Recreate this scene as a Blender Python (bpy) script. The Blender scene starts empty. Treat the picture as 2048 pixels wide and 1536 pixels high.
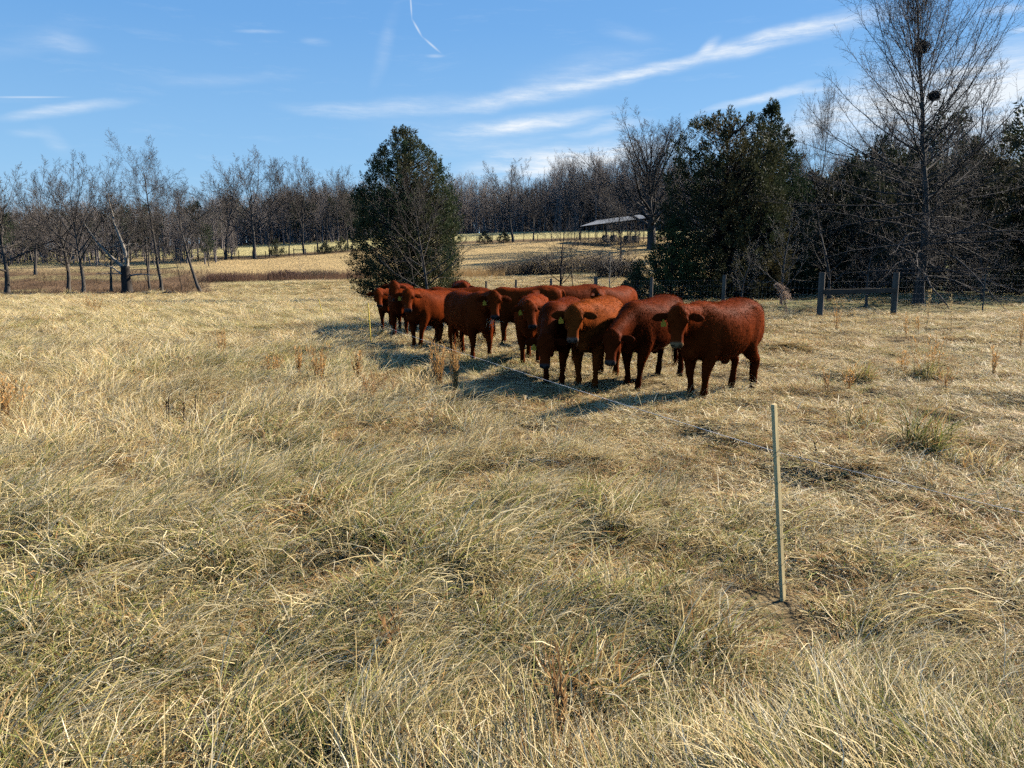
import bpy, math, random
import numpy as np
from math import radians, sin, cos, pi, sqrt, atan2
from mathutils import Vector, Matrix

scene = bpy.context.scene
COL = scene.collection
# ------------------------------------------------------------------ camera, sky, sun, exposure
CAM_H, FPX, HORIZON = 1.6, 1518.0, 530.0             # eye height; focal length and horizon in pixels of a 2048 x 1536 picture
PITCH = math.atan((768 - HORIZON) / FPX)
cam_data = bpy.data.cameras.new("camera"); cam = bpy.data.objects.new("camera", cam_data); COL.objects.link(cam)
cam_data.sensor_width = 36.0; cam_data.lens = 36.0 * FPX / 2048.0
cam_data.clip_start = 0.05; cam_data.clip_end = 6000
cam.location = (0, 0, CAM_H); cam.rotation_euler = (pi / 2 - PITCH, 0, 0)
scene.camera = cam

SUN_AZ, SUN_EL = radians(60), radians(31)            # clockwise from straight ahead (+Y); above the horizon
sun_data = bpy.data.lights.new("sun", 'SUN'); sun = bpy.data.objects.new("sun", sun_data); COL.objects.link(sun)
sun_data.energy = 5.0; sun_data.angle = radians(0.53); sun_data.color = (1.0, 0.91, 0.77)
SUN_DIR = Vector((sin(SUN_AZ) * cos(SUN_EL), cos(SUN_AZ) * cos(SUN_EL), sin(SUN_EL)))
sun.rotation_euler = (-SUN_DIR).to_track_quat('-Z', 'Y').to_euler()

scene.view_settings.view_transform = 'Standard'
try: scene.view_settings.look = 'None'
except Exception: pass
scene.view_settings.gamma = 1.0; scene.view_settings.use_curve_mapping = False
scene.view_settings.exposure = 1.5
scene.cycles.max_bounces = 5; scene.cycles.diffuse_bounces = 0; scene.cycles.glossy_bounces = 1; scene.cycles.transmission_bounces = 3
scene.cycles.caustics_reflective = False; scene.cycles.caustics_refractive = False
scene.cycles.use_adaptive_sampling = True; scene.cycles.adaptive_threshold = 0.03; scene.cycles.use_denoising = False

def pix_dir(px, py):
    a, b = (px - 1024) / FPX, (768 - py) / FPX
    c, s = cos(PITCH), sin(PITCH)
    v = Vector((a, c + b * s, -s + b * c)); v.normalize(); return v
def pix_azel(px, py):
    v = pix_dir(px, py); return atan2(v.x, v.y), math.asin(v.z)

SKY_STRENGTH = 0.05
world = bpy.data.worlds.new("World"); scene.world = world; world.use_nodes = True
def make_sky():
    nt = world.node_tree; nt.nodes.clear(); N = nt.nodes.new; L = nt.links.new
    out = N('ShaderNodeOutputWorld'); bg = N('ShaderNodeBackground'); L(bg.outputs[0], out.inputs[0])
    sky = N('ShaderNodeTexSky'); sky.sky_type = 'NISHITA'; sky.sun_disc = False
    sky.sun_elevation = SUN_EL; sky.sun_rotation = SUN_AZ
    sky.air_density = 1.0; sky.dust_density = 0.0; sky.ozone_density = 1.0; sky.altitude = 200
    bg.inputs['Strength'].default_value = SKY_STRENGTH
    tc = N('ShaderNodeTexCoord'); sep = N('ShaderNodeSeparateXYZ'); L(tc.outputs['Generated'], sep.inputs[0])
    def M(op, a, b=None, c=None):
        m = N('ShaderNodeMath'); m.operation = op
        for i, v in enumerate((a, b, c)):
            if v is None: continue
            if isinstance(v, (int, float)): m.inputs[i].default_value = v
            else: L(v, m.inputs[i])
        return m.outputs[0]
    az = M('ARCTAN2', sep.outputs[0], sep.outputs[1]); el = M('ARCSINE', sep.outputs[2])
    # the clear winter air: deep blue overhead, pale blue (not yellow) at the horizon, the same all round
    ramp = N('ShaderNodeValToRGB'); L(M('MULTIPLY', el, 2 / pi), ramp.inputs[0])
    e = ramp.color_ramp.elements; e[0].position = 0; e[0].color = (.31, .52, .74, 1); e[1].position = 1; e[1].color = (.045, .15, .46, 1)
    for pos, c in ((.07, (.215, .45, .74)), (.18, (.12, .335, .69)), (.35, (.075, .245, .61))):
        x = e.new(pos); x.color = (*c, 1)
    rs = N('ShaderNodeVectorMath'); rs.operation = 'SCALE'; L(ramp.outputs[0], rs.inputs[0]); rs.inputs['Scale'].default_value = 8.6
    hsv = N('ShaderNodeMix'); hsv.data_type = 'RGBA'; hsv.inputs[0].default_value = .8; L(sky.outputs[0], hsv.inputs[6]); L(rs.outputs[0], hsv.inputs[7])
    comb = N('ShaderNodeCombineXYZ'); L(az, comb.inputs[0]); L(el, comb.inputs[1])
    # ragged edges: the sky coordinates are pushed about by noise before the cirrus is laid in
    wn = N('ShaderNodeTexNoise'); wn.inputs['Scale'].default_value = 9; wn.inputs['Detail'].default_value = 7
    L(comb.outputs[0], wn.inputs['Vector'])
    vs = N('ShaderNodeVectorMath'); vs.operation = 'SUBTRACT'; L(wn.outputs['Color'], vs.inputs[0]); vs.inputs[1].default_value = (.5, .5, .5)
    vm = N('ShaderNodeVectorMath'); vm.operation = 'SCALE'; L(vs.outputs[0], vm.inputs[0]); vm.inputs['Scale'].default_value = 0.024
    va = N('ShaderNodeVectorMath'); va.operation = 'ADD'; L(comb.outputs[0], va.inputs[0]); L(vm.outputs[0], va.inputs[1])
    P = va.outputs[0]
    total = None
    def streak(x0, y0, x1, y1, w, amp, base=P):
        nonlocal total
        (a0, e0), (a1, e1) = pix_azel(x0, y0), pix_azel(x1, y1)
        mp = N('ShaderNodeMapping'); mp.vector_type = 'TEXTURE'; L(base, mp.inputs[0])
        mp.inputs['Location'].default_value = ((a0 + a1) / 2, (e0 + e1) / 2, 0)
        mp.inputs['Rotation'].default_value = (0, 0, atan2(e1 - e0, a1 - a0))
        mp.inputs['Scale'].default_value = (math.hypot(a1 - a0, e1 - e0) / 2 * 1.15, w / FPX * 1.15, 1)
        ln = N('ShaderNodeVectorMath'); ln.operation = 'LENGTH'; L(mp.outputs[0], ln.inputs[0])
        mr = N('ShaderNodeMapRange'); mr.interpolation_type = 'SMOOTHSTEP'; L(ln.outputs['Value'], mr.inputs[0])
        mr.inputs[1].default_value = 0; mr.inputs[2].default_value = 1; mr.inputs[3].default_value = amp; mr.inputs[4].default_value = 0
        total = mr.outputs[0] if total is None else M('ADD', total, mr.outputs[0])
    for s in ((860, 222, 1240, 160, 20, .55), (1110, 178, 1480, 95, 15, .9), (1330, 130, 1860, 0, 22, .8), (1390, 105, 1440, 75, 12, .5),
              (1000, 180, 1330, 110, 45, .22), (620, 228, 1010, 196, 24, .28), (860, 272, 1250, 218, 20, .8), (1120, 268, 1320, 238, 16, .45),
              (880, 360, 1400, 285, 40, 1.1), (960, 318, 1050, 305, 12, .3), (1380, 232, 1660, 162, 11, .6), (1550, 190, 1680, 182, 8, .35),
              (1540, 250, 2300, 80, 66, 1.2), (1640, 330, 2400, 170, 95, 1.0), (1420, 300, 1800, 230, 40, .5), (-30, 236, 280, 203, 12, .5), (60, 75, 215, 98, 20, .22),
              (-60, 110, 190, 40, 24, .12), (460, 57, 580, 57, 4, .3), (595, 72, 665, 90, 8, .22), (740, 190, 800, 0, 18, .14),
              (540, 215, 780, 232, 16, .25), (240, 160, 620, 150, 14, .13), (0, 262, 110, 268, 8, .22), (70, 250, 150, 310, 18, .16),
              (700, 245, 1300, 330, 70, .16), (1940, 25, 2080, 8, 9, .5), (2010, 58, 2080, 52, 6, .45), (1180, 50, 1330, 75, 18, .14)):
        streak(*s)
    soft = total
    wisp_map = N('ShaderNodeMapping'); L(P, wisp_map.inputs[0]); wisp_map.inputs['Rotation'].default_value = (0, 0, radians(-13)); wisp_map.inputs['Scale'].default_value = (9, 60, 1)
    wisp = N('ShaderNodeTexNoise'); wisp.inputs['Scale'].default_value = 1.0; wisp.inputs['Detail'].default_value = 9; wisp.inputs['Roughness'].default_value = .70
    L(wisp_map.outputs[0], wisp.inputs['Vector'])
    wr = N('ShaderNodeMapRange'); L(wisp.outputs[0], wr.inputs[0]); wr.inputs[1].default_value = .33; wr.inputs[2].default_value = .66; wr.inputs[3].default_value = .15; wr.inputs[4].default_value = 1.3
    cl = M('MULTIPLY', soft, wr.outputs[0])
    # thin veil everywhere
    veil = N('ShaderNodeMapRange'); L(wisp.outputs[0], veil.inputs[0]); veil.inputs[1].default_value = .55; veil.inputs[2].default_value = .85; veil.inputs[3].default_value = 0; veil.inputs[4].default_value = .12
    cl = M('ADD', cl, veil.outputs[0])
    # vapour trails, crisp
    total = None
    for s in ((820, -20, 824, 42, 2.2, .5), (823, 36, 846, 77, 2.6, .55), (843, 72, 884, 108, 2.6, .5), (848, 112, 892, 112, 4, .25), (-40, 194, 150, 194, 2.2, .4)):
        streak(*s, base=comb.outputs[0])
    cl = M('ADD', cl, total)
    cl = M('MINIMUM', cl, 0.93)
    mix = N('ShaderNodeMix'); mix.data_type = 'RGBA'; L(cl, mix.inputs[0]); L(hsv.outputs[2], mix.inputs[6])
    mix.inputs[7].default_value = (6.4, 6.8, 7.2, 1)
    L(mix.outputs[2], bg.inputs['Color'])
make_sky()

# ------------------------------------------------------------------ helpers
rng = np.random.default_rng(7)
def tag(o, label=None, cat=None, group=None, kind=None):
    if label: o['label'] = label
    if cat: o['category'] = cat
    if group: o['group'] = group
    if kind: o['kind'] = kind
    return o
def new_mesh(name, V, F, mat=None, col=None, smooth=True):
    """V (n,3); F: (m,3) or (m,4) int array, or a list of such arrays; col: (n,3) linear colour per vertex."""
    me = bpy.data.meshes.new(name)
    V = np.asarray(V, np.float32)
    Fs = [np.asarray(f, np.int32) for f in (F if isinstance(F, list) else [F]) if len(f)]
    loops = np.concatenate([f.ravel() for f in Fs]); sizes = np.concatenate([np.full(len(f), f.shape[1], np.int32) for f in Fs])
    me.vertices.add(len(V)); me.vertices.foreach_set('co', V.ravel())
    me.loops.add(len(loops)); me.loops.foreach_set('vertex_index', loops)
    me.polygons.add(len(sizes)); st = np.concatenate([[0], np.cumsum(sizes)[:-1]]).astype(np.int32)
    me.polygons.foreach_set('loop_start', st)
    try: me.polygons.foreach_set('loop_total', sizes)
    except Exception: pass
    me.polygons.foreach_set('use_smooth', np.full(len(sizes), smooth, bool))
    if col is not None:
        a = me.color_attributes.new('Col', 'FLOAT_COLOR', 'POINT')
        a.data.foreach_set('color', np.concatenate([np.asarray(col, np.float32), np.ones((len(V), 1), np.float32)], 1).ravel())
    me.update(calc_edges=True)
    if mat: me.materials.append(mat)
    return me
def link(name, me, parent=None, loc=None, rot=None, scale=None):
    o = bpy.data.objects.new(name, me); COL.objects.link(o)
    if parent is not None: o.parent = parent
    if loc is not None: o.location = loc
    if rot is not None: o.rotation_euler = rot
    if scale is not None: o.scale = scale if hasattr(scale, '__len__') else (scale,) * 3
    return o
def empty(name, loc, rz=0.0, scale=1.0, rot=None):
    return link(name, None, None, loc, rot if rot is not None else (0, 0, rz), scale)
def copy_tree(o, parent=None):
    c = o.copy(); COL.objects.link(c)
    if parent is not None: c.parent = parent
    for ch in list(o.children): copy_tree(ch, c)
    return c
class Geo:
    """collects vertices, faces and colours of one mesh"""
    def __init__(s): s.V, s.F, s.C, s.n = [], [], [], 0
    def add(s, V, F, c=(.5, .5, .5)):
        V = np.asarray(V, float); s.V.append(V); s.F.append(np.asarray(F, int) + s.n); s.n += len(V)
        c = np.asarray(c, float); s.C.append(np.broadcast_to(c, (len(V), 3)))
    def box(s, p, size, R=None, c=(.5, .5, .5)):
        x, y, z = np.asarray(size) / 2
        V = np.array([(a * x, b * y, d * z) for a in (-1, 1) for b in (-1, 1) for d in (-1, 1)])
        if R is not None: V = V @ np.asarray(R).T
        s.add(V + np.asarray(p), [(0, 1, 3, 2), (4, 6, 7, 5), (0, 4, 5, 1), (2, 3, 7, 6), (0, 2, 6, 4), (1, 5, 7, 3)], c)
    def tube(s, pts, rad, k=6, c=(.5, .5, .5), cap=True):
        pts = np.asarray(pts, float); n = len(pts); rad = np.broadcast_to(np.asarray(rad, float), (n,))
        V, F = tubes(pts[None], rad[None], k); m = len(V)
        s.add(V, F, c)
        if cap:
            for i0, flip in ((0, 1), ((n - 1) * k, 0)):
                ring = list(range(i0, i0 + k)); ring = ring[::-1] if flip else ring
                cc = pts[0] if flip else pts[-1]
                s.add(np.vstack([V[ring], cc]), [(i, (i + 1) % k, k, k) for i in range(k)] if False else [(i, (i + 1) % k, k) for i in range(k)], c)
    def mesh(s, name, mat, smooth=True):
        F = {}
        for f in s.F: F.setdefault(f.shape[1], []).append(f)
        return new_mesh(name, np.vstack(s.V), [np.vstack(v) for v in F.values()], mat, np.vstack(s.C), smooth)
def tubes(P, R, k):
    """P (B,n,3), R (B,n) -> vertices, quads of B open tubes with k sides"""
    B, n, _ = P.shape
    D = P[:, -1] - P[:, 0]; D /= np.linalg.norm(D, axis=1, keepdims=True) + 1e-9
    ref = np.where(np.abs(D[:, 2:3]) < .85, np.array([[0, 0, 1.]]), np.array([[1., 0, 0]]))
    E1 = np.cross(D, ref); E1 /= np.linalg.norm(E1, axis=1, keepdims=True) + 1e-9
    E2 = np.cross(D, E1)
    a = np.arange(k) / k * 2 * pi
    ring = np.cos(a)[None, :, None] * E1[:, None] + np.sin(a)[None, :, None] * E2[:, None]        # B,k,3
    V = P[:, :, None] + R[:, :, None, None] * ring[:, None]                                         # B,n,k,3
    idx = np.arange(B * n * k).reshape(B, n, k)
    nx = np.roll(idx, -1, axis=2)
    F = np.stack([idx[:, :-1], nx[:, :-1], nx[:, 1:], idx[:, 1:]], -1).reshape(-1, 4)
    return V.reshape(-1, 3), F

# value noise on the plane
_tab = np.random.default_rng(3).random((256, 256))
def vnoise(x, y):
    x = np.asarray(x, float); y = np.asarray(y, float)
    xi = np.floor(x).astype(int); yi = np.floor(y).astype(int); fx = x - xi; fy = y - yi
    fx = fx * fx * (3 - 2 * fx); fy = fy * fy * (3 - 2 * fy)
    g = lambda a, b: _tab[a & 255, b & 255]
    return (g(xi, yi) * (1 - fx) + g(xi + 1, yi) * fx) * (1 - fy) + (g(xi, yi + 1) * (1 - fx) + g(xi + 1, yi + 1) * fx) * fy
def fbm(x, y, o=3):
    t, a, s = 0, .5, 0
    for i in range(o):
        t = t + a * vnoise(x * 2 ** i + 17 * i, y * 2 ** i - 31 * i); s += a; a *= .5
    return t / s

# ------------------------------------------------------------------ materials
def nmat(name, rough=.8, spec=.2):
    m = bpy.data.materials.new(name); m.use_nodes = True; nt = m.node_tree
    b = nt.nodes['Principled BSDF']; b.inputs['Roughness'].default_value = rough
    b.inputs['Specular IOR Level'].default_value = spec
    return m, nt, b
def vary(nt, src, scale=6, lo=.7, hi=1.3, detail=4, coord='Object', stretch=(1, 1, 1)):
    """src colour socket (or tuple) times a noise between lo and hi"""
    N = nt.nodes.new; L = nt.links.new
    tc = N('ShaderNodeTexCoord'); mp = N('ShaderNodeMapping'); mp.inputs['Scale'].default_value = stretch; L(tc.outputs[coord], mp.inputs[0])
    no = N('ShaderNodeTexNoise'); no.inputs['Scale'].default_value = scale; no.inputs['Detail'].default_value = detail; L(mp.outputs[0], no.inputs['Vector'])
    mr = N('ShaderNodeMapRange'); L(no.outputs[0], mr.inputs[0]); mr.inputs[1].default_value = .25; mr.inputs[2].default_value = .75; mr.inputs[3].default_value = lo; mr.inputs[4].default_value = hi
    mx = N('ShaderNodeVectorMath'); mx.operation = 'SCALE'; L(mr.outputs[0], mx.inputs['Scale'])
    if isinstance(src, tuple): mx.inputs[0].default_value = src[:3]
    else: L(src, mx.inputs[0])
    return mx.outputs[0], no.outputs[0]
def vcol(nt):
    a = nt.nodes.new('ShaderNodeVertexColor'); a.layer_name = 'Col'; return a.outputs[0]
def plant_mat(name, transl=.3, rough=.6, spec=.15, lo=.75, hi=1.25, rand=.25):
    m, nt, b = nmat(name, rough, spec); N = nt.nodes.new; L = nt.links.new
    src = vcol(nt)
    oi = N('ShaderNodeObjectInfo'); mr = N('ShaderNodeMapRange'); L(oi.outputs['Random'], mr.inputs[0]); mr.inputs[3].default_value = 1 - rand; mr.inputs[4].default_value = 1 + rand
    mx = N('ShaderNodeVectorMath'); mx.operation = 'SCALE'; L(src, mx.inputs[0]); L(mr.outputs[0], mx.inputs['Scale'])
    L(mx.outputs[0], b.inputs['Base Color'])
    if transl > 0:
        t = N('ShaderNodeBsdfTranslucent'); L(mx.outputs[0], t.inputs[0])
        ms = N('ShaderNodeMixShader'); ms.inputs[0].default_value = transl; L(b.outputs[0], ms.inputs[1]); L(t.outputs[0], ms.inputs[2])
        L(ms.outputs[0], nt.nodes['Material Output'].inputs[0])
    return m
def solid_mat(name, color, rough=.8, spec=.2, scale=8, lo=.7, hi=1.3, bump=0, stretch=(1, 1, 1)):
    m, nt, b = nmat(name, rough, spec)
    c, f = vary(nt, color, scale, lo, hi, stretch=stretch); nt.links.new(c, b.inputs['Base Color'])
    if bump:
        bp = nt.nodes.new('ShaderNodeBump'); bp.inputs['Strength'].default_value = bump; bp.inputs['Distance'].default_value = .02
        nt.links.new(f, bp.inputs['Height']); nt.links.new(bp.outputs[0], b.inputs['Normal'])
    return m
def vcol_mat(name, rough=.8, spec=.2, scale=8, lo=.75, hi=1.25, bump=0, stretch=(1, 1, 1)):
    m, nt, b = nmat(name, rough, spec)
    c, f = vary(nt, vcol(nt), scale, lo, hi, stretch=stretch); nt.links.new(c, b.inputs['Base Color'])
    if bump:
        bp = nt.nodes.new('ShaderNodeBump'); bp.inputs['Strength'].default_value = bump; bp.inputs['Distance'].default_value = .02
        nt.links.new(f, bp.inputs['Height']); nt.links.new(bp.outputs[0], b.inputs['Normal'])
    return m
# ------------------------------------------------------------------ terrain: a gentle dip beyond the pasture, then a rise to the far wood
Z_Y = [0, 10, 22, 36, 48, 60, 71, 82, 95, 105, 115, 125, 140, 165, 200, 260, 420, 1700]
Z_U = {  # picture column (2048 wide) -> ground height at each distance
    -700: [0, 0, -.1, -.3, -.6, -.9, -1.2, -1.6, -1.5, -.9, .2, 1.0, 1.8, 2.6, 4, 6, 9, 14],
    0:    [0, 0, -.1, -.35, -.7, -1.0, -1.35, -1.75, -1.6, -.6, .6, 1.4, 2.1, 3.0, 4.4, 6, 9, 14],
    250:  [0, 0, -.1, -.35, -.75, -1.1, -1.4, -1.55, -1.35, -.5, .5, 1.5, 2.5, 4.2, 5.6, 7.5, 10, 14],
    500:  [0, 0, -.1, -.35, -.8, -1.2, -1.55, -1.45, -.9, -.15, .5, 1.4, 2.75, 4.8, 6.9, 9, 12, 16],
    720:  [0, 0, -.1, -.35, -.8, -1.25, -1.65, -1.2, -.5, .1, .8, 1.7, 3.3, 5.4, 8.5, 10.5, 13, 17],
    950:  [0, 0, -.05, -.3, -.75, -1.2, -1.6, -1.0, -.3, .2, 1.0, 2.0, 3.7, 6.2, 9.9, 12, 14, 18],
    1150: [0, 0, 0, -.25, -.7, -1.0, -1.2, -.8, 0, .7, 1.5, 2.5, 4.3, 6.9, 10.6, 12.5, 15, 18],
    1350: [0, 0, 0, -.15, -.35, -.5, -.6, -.4, .1, .9, 1.7, 2.7, 4.6, 7.3, 10.8, 12.5, 15, 18],
    1560: [0, 0, 0, 0, -.05, -.05, 0, .2, .7, 1.2, 1.9, 2.8, 4.4, 7.0, 10, 12, 15, 18],
    1850: [0, 0, 0, 0, .1, .2, .3, .5, .9, 1.3, 1.9, 2.6, 4.0, 6.2, 9, 11, 14, 18],
    2700: [0, 0, 0, .05, .15, .3, .4, .6, 1.0, 1.4, 1.9, 2.5, 3.5, 5.2, 8, 10, 14, 18]}
_uk = np.array([(k - 1024) / FPX for k in Z_U]); _zt = np.array(list(Z_U.values()), float)
_ug = np.linspace(_uk[0], _uk[-1], 160); _lg = np.linspace(0, math.log(1 + 1700), 400)
_yk = np.log1p(np.array(Z_Y, float))
_tmp = np.array([np.interp(_lg, _yk, r) for r in _zt])
_G = np.array([np.interp(_ug, _uk, _tmp[:, j]) for j in range(len(_lg))])               # dist x u
for _ in range(3):                                                                       # soften the creases
    _p = np.pad(_G, ((2, 2), (5, 5)), 'edge')
    _G = sum(_p[2 + i:2 + i + _G.shape[0], 5:-5] for i in (-2, -1, 0, 1, 2)) / 5
    _p = np.pad(_G, ((0, 0), (5, 5)), 'edge'); _G = sum(_p[:, 5 + i:5 + i + _G.shape[1]] for i in range(-5, 6)) / 11
def height(x, y):
    x = np.asarray(x, float); y = np.asarray(y, float)
    yy = np.maximum(y, 4.0); u = np.clip(x / yy, _ug[0], _ug[-1]); l = np.log1p(np.maximum(y, 0))
    a = (u - _ug[0]) / (_ug[1] - _ug[0]); b = l / (_lg[1] - _lg[0])
    a0 = np.clip(a.astype(int), 0, len(_ug) - 2); b0 = np.clip(b.astype(int), 0, len(_lg) - 2); fa = a - a0; fb = np.clip(b - b0, 0, 1)
    z = (_G[b0, a0] * (1 - fa) + _G[b0, a0 + 1] * fa) * (1 - fb) + (_G[b0 + 1, a0] * (1 - fa) + _G[b0 + 1, a0 + 1] * fa) * fb
    near = np.clip((90 - np.hypot(x, y)) / 60, 0, 1)
    z = z + near * (.09 * (fbm(x * .55 + 9, y * .55, 2) - .5) + .26 * np.clip(fbm(x * 1.5, y * 1.5 + 5, 2) - .45, 0, 1))
    return z
def gz(x, y): return float(height(np.array([x]), np.array([y]))[0])
def on_ground(px, py, far=230.0):
    """where the line of sight through a picture point meets the terrain"""
    d = pix_dir(px, py); t = 1.0; prev = 1.0
    while t < far:
        if CAM_H + d.z * t < gz(d.x * t, d.y * t):
            a, b = prev, t
            for _ in range(24):
                m = (a + b) / 2
                if CAM_H + d.z * m < gz(d.x * m, d.y * m): b = m
                else: a = m
            return Vector((d.x * b, d.y * b, gz(d.x * b, d.y * b)))
        prev = t; t *= 1.015
    return None
def at(px, Y):
    """ground point in a picture column at a given distance"""
    x = (px - 1024) / FPX * Y
    return Vector((x, Y, gz(x, Y)))

def ground_zone(x, y):
    """surface colour of the land: straw pasture, leaf litter, brown brush belt, green far field"""
    u = x / np.maximum(y, 1.0) * FPX + 1024; r = np.hypot(x, y)
    n1 = fbm(x * .12, y * .12, 3)[:, None]; n2 = fbm(x * .5 + 50, y * .5, 3)[:, None]
    straw = np.array([.30, .225, .115]); green = np.array([.19, .185, .075]); brown = np.array([.15, .10, .05]); litter = np.array([.105, .066, .038])
    farfield = np.array([.33, .285, .13]); lawn = np.array([.13, .13, .055])
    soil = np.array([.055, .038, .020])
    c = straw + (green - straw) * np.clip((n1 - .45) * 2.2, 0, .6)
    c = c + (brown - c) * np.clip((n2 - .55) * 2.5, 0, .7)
    near = np.clip((45 - r) / 40, 0, 1)[:, None]; c = c + (soil - c) * near * .75            # under the standing grass: thatch and soil, darkened to put the shade into the colour
    sm = lambda a, b, v: np.clip((v - a) / (b - a), 0, 1)
    lit = (sm(78, 84, y) * (1 - sm(112, 122, y)) * (1 - sm(380, 470, u)))[:, None]
    c = c + (litter * (.45 + 1.1 * n2) - c) * lit * np.clip(1.35 - 1.1 * np.clip((n1 - .42) * 4, 0, 1) * .8, 0, 1)
    edge = 79 + 0 * y
    belt = (sm(100, 102.5, y) * (1 - sm(106, 109, y)) * sm(380, 440, u) * (1 - sm(1000, 1060, u)))[:, None]
    c = c + (brown * .9 - c) * belt * .8
    row = 140 + 26 * sm(520, 950, u)
    rowb = (sm(-4, -1, y - row) * (1 - sm(3, 7, y - row)))[:, None]
    c = c + (litter * .8 - c) * rowb * .85 * sm(380, 450, u)[:, None]
    ff = (sm(4, 8, y - row) * (1 - sm(1500, 1600, u)))[:, None]
    c = c + (farfield * (.85 + .3 * n1) - c) * ff
    slope = (sm(109, 113, y) * (1 - sm(-4, -2, y - row)) * sm(380, 480, u))[:, None]
    c = c + (np.array([.33, .235, .11]) * (.75 + .5 * n2) - c) * slope * .85
    woods = sm(20, 30, y - (row + 28 + 20 * sm(600, 950, u)))[:, None]
    c = c + (litter * .8 - c) * woods
    lw = (sm(26, 30, y) * sm(1500, 1560, u))[:, None]
    c = c + (lawn * (.7 + .6 * n2) - c) * lw
    return np.clip(c, .01, 1)
def make_ground():
    r = np.concatenate([np.geomspace(.5, 120, 190), np.geomspace(121.5, 260, 70)[0:], np.geomspace(265, 1650, 40)])
    front = np.linspace(radians(-46), radians(46), 230); rest = np.linspace(radians(46), radians(314), 62)[1:-1]
    a = np.concatenate([front, rest]); na, nr = len(a), len(r)
    X = (r[:, None] * np.sin(a)[None]).ravel(); Y = (r[:, None] * np.cos(a)[None]).ravel()
    Z = height(X, Y)
    V = np.stack([X, Y, Z], 1); idx = np.arange(nr * na).reshape(nr, na); nx = np.roll(idx, -1, 1)
    Q = np.stack([idx[:-1], idx[1:], nx[1:], nx[:-1]], -1).reshape(-1, 4)
    V = np.vstack([V, [[0, 0, gz(0, 0)]]]); c = len(V) - 1
    T = np.stack([idx[0], nx[0], np.full(na, c)], -1)[:, ::-1]
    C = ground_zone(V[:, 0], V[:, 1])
    m, nt, b = nmat('pasture soil and thatch', .95, .05); N = nt.nodes.new; L = nt.links.new
    tc = N('ShaderNodeTexCoord')
    col, f1 = vary(nt, vcol(nt), .9, .75, 1.25, 6)
    col2, f2 = vary(nt, col, 14, .65, 1.35, 5)
    col3, f3 = vary(nt, col2, 3.2, .8, 1.2, 5, stretch=(1, .45, 1))
    L(col3, b.inputs['Base Color'])
    bp = N('ShaderNodeBump'); bp.inputs['Strength'].default_value = .7; bp.inputs['Distance'].default_value = .12; L(f2, bp.inputs['Height'])
    bp2 = N('ShaderNodeBump'); bp2.inputs['Strength'].default_value = .6; bp2.inputs['Distance'].default_value = .5; L(f3, bp2.inputs['Height']); L(bp.outputs[0], bp2.inputs['Normal'])
    L(bp2.outputs[0], b.inputs['Normal'])
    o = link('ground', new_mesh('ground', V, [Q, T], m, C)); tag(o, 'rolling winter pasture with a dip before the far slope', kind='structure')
make_ground()
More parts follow.
